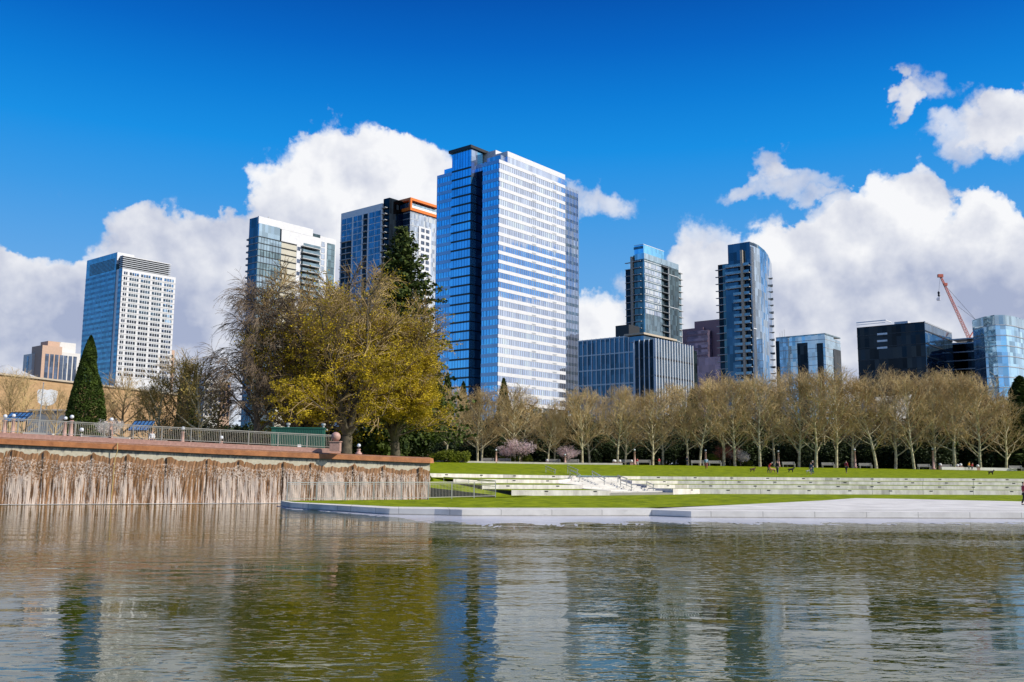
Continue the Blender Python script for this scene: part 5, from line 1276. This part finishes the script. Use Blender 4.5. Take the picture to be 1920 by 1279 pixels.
for (px, yt, lab) in ((1151,865,'left ball topped post near the benches below the low blue block'),(1162,868,'small second ball topped post near the benches'),(1184,866,'ball topped post just left of the stone lamp'),(1026,866,'short pink post left of the first bench'),(1763,871,'ball topped post right of the tallest stone lamp'),(1795,873,'lower ball topped post beside its twin left of the yellow jacket'),(1801,871,'taller ball topped post left of the yellow jacket'),(1833,874,'ball topped post right of the person in red'),(913+240,866,'ball topped post beside the left bench')):
    loc = beyond(px, 167); h = P(px, yt, 167)[2]-loc[2]; ball_post(loc, max(.6, h), .28, lab, 'ball topped posts')
def bench():
    e = empty('park_bench', (0,0,0)); W = 1.15
    mb = MB(); [mb.box(-W,W,-.25+i*.14,-.15+i*.14,.42,.46) for i in range(4)]; mb.build('seat', M['bench'], e)
    mb = MB(); [mb.box(-W,W,.30+i*.02,.33+i*.02,.52+i*.11,.60+i*.11) for i in range(4)]; mb.build('backrest', M['bench'], e)
    for x in (-W+.1, W-.1):
        mb = MB(); mb.box(x-.04,x+.04,-.26,-.18,0,.65); mb.box(x-.04,x+.04,.26,.34,0,.95); mb.box(x-.04,x+.04,-.18,.26,.6,.65); mb.build('leg', M['bench'], e)
    return e
M['bench'] = mat('weathered teak', (.36, .34, .30), .7, var=.15)
bs = bench(); f_ = True
for (px, lab) in ((914,'bench left of the thick pink lamp'),(946,'bench right of the thick pink lamp, under the pink blossom'),(1039,'bench left of the small pink cherry'),(1074,'bench right of the reddish stone lamp'),(1175,'bench left of the stone lamp near the red topped child'),(1208,'bench right of the stone lamp near the red topped child'),(1308,'bench left of the person in pale blue'),(1341,'bench right of the person in pale blue'),
    (1479,'bench behind the shaggy black and white dog'),(1553,'bench left of the person in dark red'),(1623,'bench right of the pale stone lamp'),(1733,'bench left of the tallest stone lamp'),(1774,'bench right of the tallest stone lamp'),(1905,'bench near the right edge')):
    o = bs if f_ else copy_tree(bs); f_ = False; o.location = beyond(px, 167.5); o.rotation_euler = (0,0,0); tag(o, 'grey wooden '+lab, 'bench', 'benches facing the lawn')
# low pale wall at the right of the tree row
a, b_ = beyond(1764, 166), beyond(1905, 168); mb = MB(); mb.bar((a[0],a[1],a[2]+.25), (b_[0],b_[1],b_[2]+.25), .4, h=.5); tag(mb.build('low_stone_wall', M['concrete_white']), 'low pale stone wall between the ball topped posts at the right', 'wall')
# green container
l = plz(520, 84); l = (P(508, 830, 84)[0], 84, l[2]); w_ = P(606, 830, 84)[0]-l[0]; h = P(556, 803, 84)[2]-l[2]
M['green'] = mat('dark green steel', (.012, .10, .065), .5, .1, var=.1, scale=.8)
e = empty('green_container', l, R_(9), 'dark green steel container standing behind the upper railing', 'container')
mb = MB(); mb.box(0,w_,0,2.2,.1,h); mb.build('body', M['green'], e)
for i in range(26): m1 = MB(); x = .5+i*(w_-.6)/26; m1.box(x,x+.07,-.04,0,.15,h-.1); m1.build('rib', M['green'], e)
mb = MB(); mb.box(-.02,.02+.0,.1,2.1,.2,h-.1); mb.build('end_door', M['dark'], e)
mb = MB(); mb.box(-.06,w_+.06,-.08,2.3,h,h+.1); mb.build('roof', M['green'], e)
for x in (1.4, w_-.15): mb = MB(); mb.lathe((x,1.,h+.1), [(.1,0),(.1,.2),(.2,.25),(.2,.4),(.05,.45)], 10); mb.build('vent', M['steel'], e)
mb = MB(); mb.box(w_*.50,w_*.57,-.09,-.04,.35,.6); mb.build('name_plate', M['white'], e)
# blue awnings
M['awn'] = mat('blue canopy', (.02, .10, .32), .3, var=.35, scale=3, c2=(.10,.24,.45))  # mirrored leaves are put into the colour as mottling
for (x0, x1, y0, y1, D, lab) in ((4,45,772,790,105,'blue mottled canopy on thin posts at the left edge'),(239,276,788,807,100,'blue mottled canopy on thin posts right of the pale blossoming shrub')):
    A, B = P(x0, y1, D), P(x1, y1, D); base = plz((x0+x1)/2, D); e = empty('blue_canopy', (A[0], D, base[2]), R_(-4), lab, 'canopy', 'blue canopies on the plaza')
    W = B[0]-A[0]; z0 = A[2]-base[2]; z1 = P(x0, y0, D)[2]-base[2]
    mb = MB(); F4 = [(0,0,z0),(W,0,z0),(W+.1,1.6,z1),(0-.1,1.6,z1)]; mb.face(F4); mb.face([(p[0],p[1]+.08,p[2]-.08) for p in F4][::-1])
    mb.build('sheet', M['awn'], e)
    mb = MB()
    for i in range(6): x = W*i/5; mb.bar((x,-.02,z0), (x,1.58,z1+.03), .06)
    for t in (0, .5, 1): mb.bar((0,1.6*t-.02,z0+(z1-z0)*t+.02), (W,1.6*t-.02,z0+(z1-z0)*t+.02), .06)
    mb.build('frame', M['dark'], e)
    for x in (.1, W-.1): mb = MB(); mb.bar((x,.8,-.3), (x,.8,(z0+z1)/2), .1); mb.build('post', M['dark'], e)
# flag pole
l = plz(67, 120); e = empty('pole', l, 0, 'thin grey pole left of the white shield sign', 'pole'); hh = P(71, 720, 120)[2]-l[2]
mb = MB(); mb.tube((0,0,0), (.25,0,hh), .09, .06, 8, cap=True); mb.build('shaft', M['steel'], e); mb = MB(); mb.lathe((.25,0,hh), [(.02,0),(.12,.1),(.02,.22)], 8); mb.build('finial', M['steel'], e)
mb = MB(); a, b_ = plz(150, 92), plz(240, 92); mb.bar((a[0],a[1],a[2]+.45), (b_[0],b_[1],b_[2]+.45), .3, h=.9); a2 = plz(310, 92); mb.bar((b_[0],b_[1],b_[2]+.4), (a2[0],a2[1],a2[2]+.4), .3, h=.8)
tag(mb.build('plaza_wall', M['concrete']), 'low pale garden wall behind the upper railing, below the blue canopy', 'wall')
a, b_ = plz(40, 93), plz(96, 93); mb = MB(); mb.bar((a[0],a[1],a[2]+.5), (b_[0],b_[1],b_[2]+.5), .4, h=1.); tag(mb.build('plaza_wall', M['concrete']), 'short low garden wall at the left behind the upper railing', 'wall')
# small navy car far behind
l = beyond(1686, 183)
# ================================================================ PEOPLE AND DOGS
def skinned(verts, edges, radii, subd=1):
    me = bpy.data.meshes.new('t'); me.from_pydata(verts, edges, []); o = bpy.data.objects.new('t', me); col.objects.link(o)
    md = o.modifiers.new('s', 'SKIN'); md.use_smooth_shade = True
    for i, q in enumerate(me.skin_vertices[0].data): rr = radii[i]; q.radius = (rr, rr) if not isinstance(rr, tuple) else rr; q.use_root = (i == 0)
    s2 = o.modifiers.new('u', 'SUBSURF'); s2.levels = subd; s2.render_levels = subd
    bpy.context.view_layer.update()
    ev_ = o.evaluated_get(bpy.context.evaluated_depsgraph_get()); m2 = bpy.data.meshes.new_from_object(ev_)
    bpy.data.objects.remove(o); bpy.data.meshes.remove(me); return m2
def mesh_to_mb(me, mb):
    k = len(mb.v); mb.v += [tuple(v.co) for v in me.vertices]
    for p in me.polygons: mb.f.append(tuple(k+i for i in p.vertices)); mb.mi.append(0)
def person(loc, h, rz, lab, top, legs, hair, bend=0., arm=.25, stride=.12, skirt=False):
    """one continuous body; jacket, trousers, hair and shoes are clothing children. Faces local -y"""
    s = h/1.75; e = empty('person', loc, rz, lab, 'person', 'people in the park'); e.scale = (s, s, s)
    cb, sb = math.cos(bend), math.sin(bend)
    def U(x, y, z):     # upper body turns forward about the hips
        dz = z-.95; return (x, y*cb-dz*sb, .95+dz*cb+y*sb)
    hip = (0,0,.95); 
    V = [hip, U(0,0,1.12), U(0,0,1.30), U(0,0,1.42), U(0,-.01,1.52), U(0,-.02,1.60), U(0,-.02,1.70)]; Rr = [(.15,.11),(.13,.10),(.155,.11),(.13,.09),(.055,.055),(.082,.095),(.075,.088)]
    E_ = [(0,1),(1,2),(2,3),(3,4),(4,5),(5,6)]
    hands = []
    for sg in (-1, 1):
        k = len(V); ax = arm*(1 if sg > 0 else .6)
        V += [U(sg*.19,0,1.40), U(sg*.23,.0+.02,1.14), U(sg*.24,-.06-ax*.5,.92), U(sg*.235,-.09-ax*.7,.85)]; Rr += [.055,.045,.034,.03]; E_ += [(3,k),(k,k+1),(k+1,k+2),(k+2,k+3)]; hands.append((V[-1], sg))
    for sg in (-1, 1):
        k = len(V); st_ = stride*sg
        V += [(sg*.10,0,.86), (sg*.105,-.02-st_*.4,.48), (sg*.11,.02-st_,.09), (sg*.115,-.13-st_,.035)]; Rr += [.092,.06,.042,.035]; E_ += [(0,k),(k,k+1),(k+1,k+2),(k+2,k+3)]
    body = MB(); mesh_to_mb(skinned(V, E_, Rr), body)
    for (hp, sg) in hands:       # palm, four fingers and a thumb
        x, y, z = hp; body.tube((x,y,z), (x,y-.02,z-.07), .026, .034, 6)
        for f in range(4): L = (.06,.072,.068,.052)[f]; yy_ = y-.045+.022*f; body.tube((x,yy_,z-.07), (x-sg*.012,yy_-.005,z-.07-L*.6), .009, .008, 5); body.tube((x-sg*.012,yy_-.005,z-.07-L*.6), (x-sg*.028,yy_-.003,z-.07-L), .008, .006, 5, cap=True)
        body.tube((x,y-.03,z-.02), (x-sg*.015,y-.07,z-.06), .011, .008, 5, cap=True)
    hc = U(0,-.02,1.65)
    def hd(x, y, z): return U(x, y-.02, 1.65+z)
    body.tube(hd(0,-.09,.0), hd(0,-.118,-.018), .012, .014, 5, cap=True)
    for sg in (-1,1): body.tube(hd(sg*.078,0,-.01), hd(sg*.092,.01,-.01), .022, .018, 6, cap=True)
    body.build('body', M['skin'], e, True)
    mb = MB()
    for sg in (-1,1): c = hd(sg*.032,-.088,.015); mb.tube(c, (c[0],c[1]-.012,c[2]), .011, .006, 6, cap=True)
    c = hd(0,-.093,-.05); mb.tube((c[0]-.025,c[1],c[2]), (c[0]+.025,c[1],c[2]), .006, .006, 4); mb.build('face', M['face'], e)
    # jacket
    Vj = [(0,0,.90), U(0,0,1.12), U(0,0,1.30), U(0,0,1.43), U(0,-.01,1.49)]; Rj = [(.175,.135),(.155,.125),(.178,.135),(.15,.11),(.075,.07)]; Ej = [(0,1),(1,2),(2,3),(3,4)]
    for (hp, sg) in hands:
        k = len(Vj); ax = arm*(1 if sg > 0 else .6); Vj += [U(sg*.20,0,1.40), U(sg*.235,.02,1.14), U(sg*.24,-.06-ax*.5,.92)]; Rj += [.073,.062,.05]; Ej += [(3,k),(k,k+1),(k+1,k+2)]
    mb = MB(); mesh_to_mb(skinned(Vj, Ej, Rj), mb); mb.build('jacket', top, e, True)
    Vt = [(0,0,.95)]; Rt = [(.165,.125)]; Et = []
    for sg in (-1,1):
        k = len(Vt); st_ = stride*sg; Vt += [(sg*.10,0,.84), (sg*.105,-.02-st_*.4,.48), (sg*.11,.02-st_,.12)]; Rt += [.108,.078,.062]; Et += [(0,k),(k,k+1),(k+1,k+2)]
    mb = MB(); mesh_to_mb(skinned(Vt, Et, Rt), mb); mb.build('trousers', legs, e, True)
    for sg in (-1,1):
        st_ = stride*sg; mb = MB(); mesh_to_mb(skinned([(sg*.11,.05-st_,.05),(sg*.112,-.05-st_,.045),(sg*.115,-.15-st_,.035)], [(0,1),(1,2)], [.05,.05,.04]), mb); mb.build('shoe', M['shoe'], e, True)
    mb = MB(); mesh_to_mb(skinned([hd(0,.02,.10),hd(0,.055,.02),hd(0,.05,-.06)], [(0,1),(1,2)], [(.078,.085),(.082,.06),(.065,.04)]), mb); mb.build('hair', hair, e, True)
    return e
M['skin'] = mat('skin', (.50,.30,.21), .6, var=.04); M['face'] = mat('eyes and mouth', (.06,.03,.025), .5, var=.02); M['shoe'] = mat('shoes', (.05,.05,.055), .6, var=.05)
cl = {k: mat(k+' cloth', c, .85, var=.08) for k, c in dict(red=(.50,.03,.04), navy=(.02,.03,.06), black=(.015,.015,.02), paleblue=(.40,.58,.72), maroon=(.28,.03,.05), grey=(.30,.30,.31), yellow=(.75,.36,.03), white=(.62,.62,.62), denim=(.05,.08,.14), teal=(.02,.10,.10)).items()}
hairs = [mat('dark hair', (.02,.014,.01), .7, var=.1), mat('fair hair', (.38,.30,.20), .7, var=.1), mat('white cap', (.65,.63,.6), .7, var=.05)]
def on(px, py): return on_lawn(px, py)
person(beyond(1236,166), 1.30, .3, 'child in a bright red top and grey trousers under the bare trees', cl['red'], cl['grey'], hairs[0])
person(beyond(1288,166.5), 1.62, 2.6, 'slim person in dark blue standing at the far lawn edge', cl['navy'], cl['navy'], hairs[1])
person(on(1324.5,879.5), 1.75, 2.9, 'person in a pale blue top walking at the far lawn edge', cl['paleblue'], cl['maroon'], hairs[0])
l = on(1441,886.5); person(l, 1.68, 1.1, 'person in a red jacket bending over a tan dog', cl['red'], cl['black'], hairs[2], bend=.85, arm=.5)
l2 = on(1458,888.5); person(l2, 1.72, -.9, 'person in black standing with arms folded beside the bending one', cl['black'], cl['navy'], hairs[0], arm=.1)
l3 = on(1521,890); person(l3, 1.60, -1.2, 'front person of the close pair in dark coats', cl['denim'], cl['denim'], hairs[0])
l4 = on(1524.5,888); person(l4, 1.78, -1.6, 'taller person with a pale cap behind in the close pair in dark coats', cl['black'], cl['teal'], hairs[2])
l5 = on(1587,887.5); person(l5, 1.78, 2.2, 'person in a dark red jacket walking alone on the lawn', cl['maroon'], cl['black'], hairs[0], stride=.22)
person(beyond(1816,165.5), 1.55, .6, 'person in a yellow jacket leaning forward near the low stone wall', cl['yellow'], cl['grey'], hairs[0], bend=.3)
person(beyond(1822,165.2), 1.35, .4, 'person in a red jacket beside the yellow jacket', cl['red'], cl['navy'], hairs[0], bend=.35)
pr = PZ(1921, 947, .46); person(pr, 1.72*.99, 1.4, 'person in dark red and black cut by the right edge, on the pale pavement', cl['maroon'], cl['black'], hairs[0], stride=.2)
person(plz(203,87), 1.72, 1.9, 'person in black walking behind the upper railing below the pale blossom', cl['black'], cl['black'], hairs[0])
person(plz(282,90), 1.60, .2, 'person in white and blue behind the upper railing near the blue canopy', cl['white'], cl['denim'], hairs[0])
person(beyond(1195,165.4), 1.15, .1, 'small child in pinkish red beside the ball topped posts', cl['red'], cl['white'], hairs[0])
def dog(loc, sz, rz, lab, fur, fur2=None):
    e = empty('dog', loc, rz, lab, 'dog', 'dogs on the lawn'); e.scale = (sz,)*3
    V = [(0,.25,.42),(0,0,.40),(0,-.25,.43),(0,-.36,.55),(0,-.45,.63),(0,-.57,.60),(0,.34,.46),(0,.42,.44),(0,.46,.36)]; Rr = [.13,.125,.15,.09,.085,.045,.045,.03,.02]; Ed = [(1,0),(1,2),(2,3),(3,4),(4,5),(0,6),(6,7),(7,8)]
    for sg in (-1,1):
        k = len(V); V += [(sg*.07,-.24,.34),(sg*.075,-.22,.18),(sg*.075,-.25,.03)]; Rr += [.07,.045,.038]; Ed += [(2,k),(k,k+1),(k+1,k+2)]
        k = len(V); V += [(sg*.07,.24,.34),(sg*.08,.18,.24),(sg*.08,.30,.13),(sg*.08,.27,.03)]; Rr += [.085,.055,.038,.036]; Ed += [(0,k),(k,k+1),(k+1,k+2),(k+2,k+3)]
    V[0], V[1] = V[1], V[0]; Rr[0], Rr[1] = Rr[1], Rr[0]; sw = {0:1, 1:0}; Ed = [(sw.get(a,a), sw.get(b,b)) for a, b in Ed]
    mb = MB(); mesh_to_mb(skinned(V, Ed, Rr), mb)
    for sg in (-1,1): mb.tube((sg*.045,-.43,.67), (sg*.07,-.44,.75), .03, .008, 5, cap=True)
    mb.build('body', fur, e, True)
    mb = MB(); mb.lathe((0,-.345,.49), [(.07,0),(.082,.01),(.082,.04),(.07,.05)], 10); mb.build('collar', cl['red'], e)
    if fur2: mb = MB(); mesh_to_mb(skinned([(0,-.30,.42),(0,-.36,.50)], [(0,1)], [.11,.085]), mb); mb.build('chest_patch', fur2, e, True)
fd = {k: mat(k+' fur', c, .9, var=.2, scale=8) for k, c in dict(black=(.02,.016,.014), tan=(.38,.22,.10), white=(.60,.56,.50), brown=(.09,.045,.025)).items()}
dog(on(1411,885), .95, 1.7, 'small dark brown dog alone left of the bending person', fd['brown'])
dog(on(1449.5,886.5), 1.1, -1.5, 'tan dog being petted by the bending person', fd['tan'])
dog(on(1483,886), 1.05, 1.5, 'shaggy black and white dog right of the person in black', fd['black'], fd['white'])
dog(on(1516,887.5), .8, 1.2, 'whitish dog beside the close pair in dark coats', fd['white'])
dog(on(1858,890.5), 1.0, 1.55, 'black and white dog low on the grass at the right', fd['black'], fd['white'])
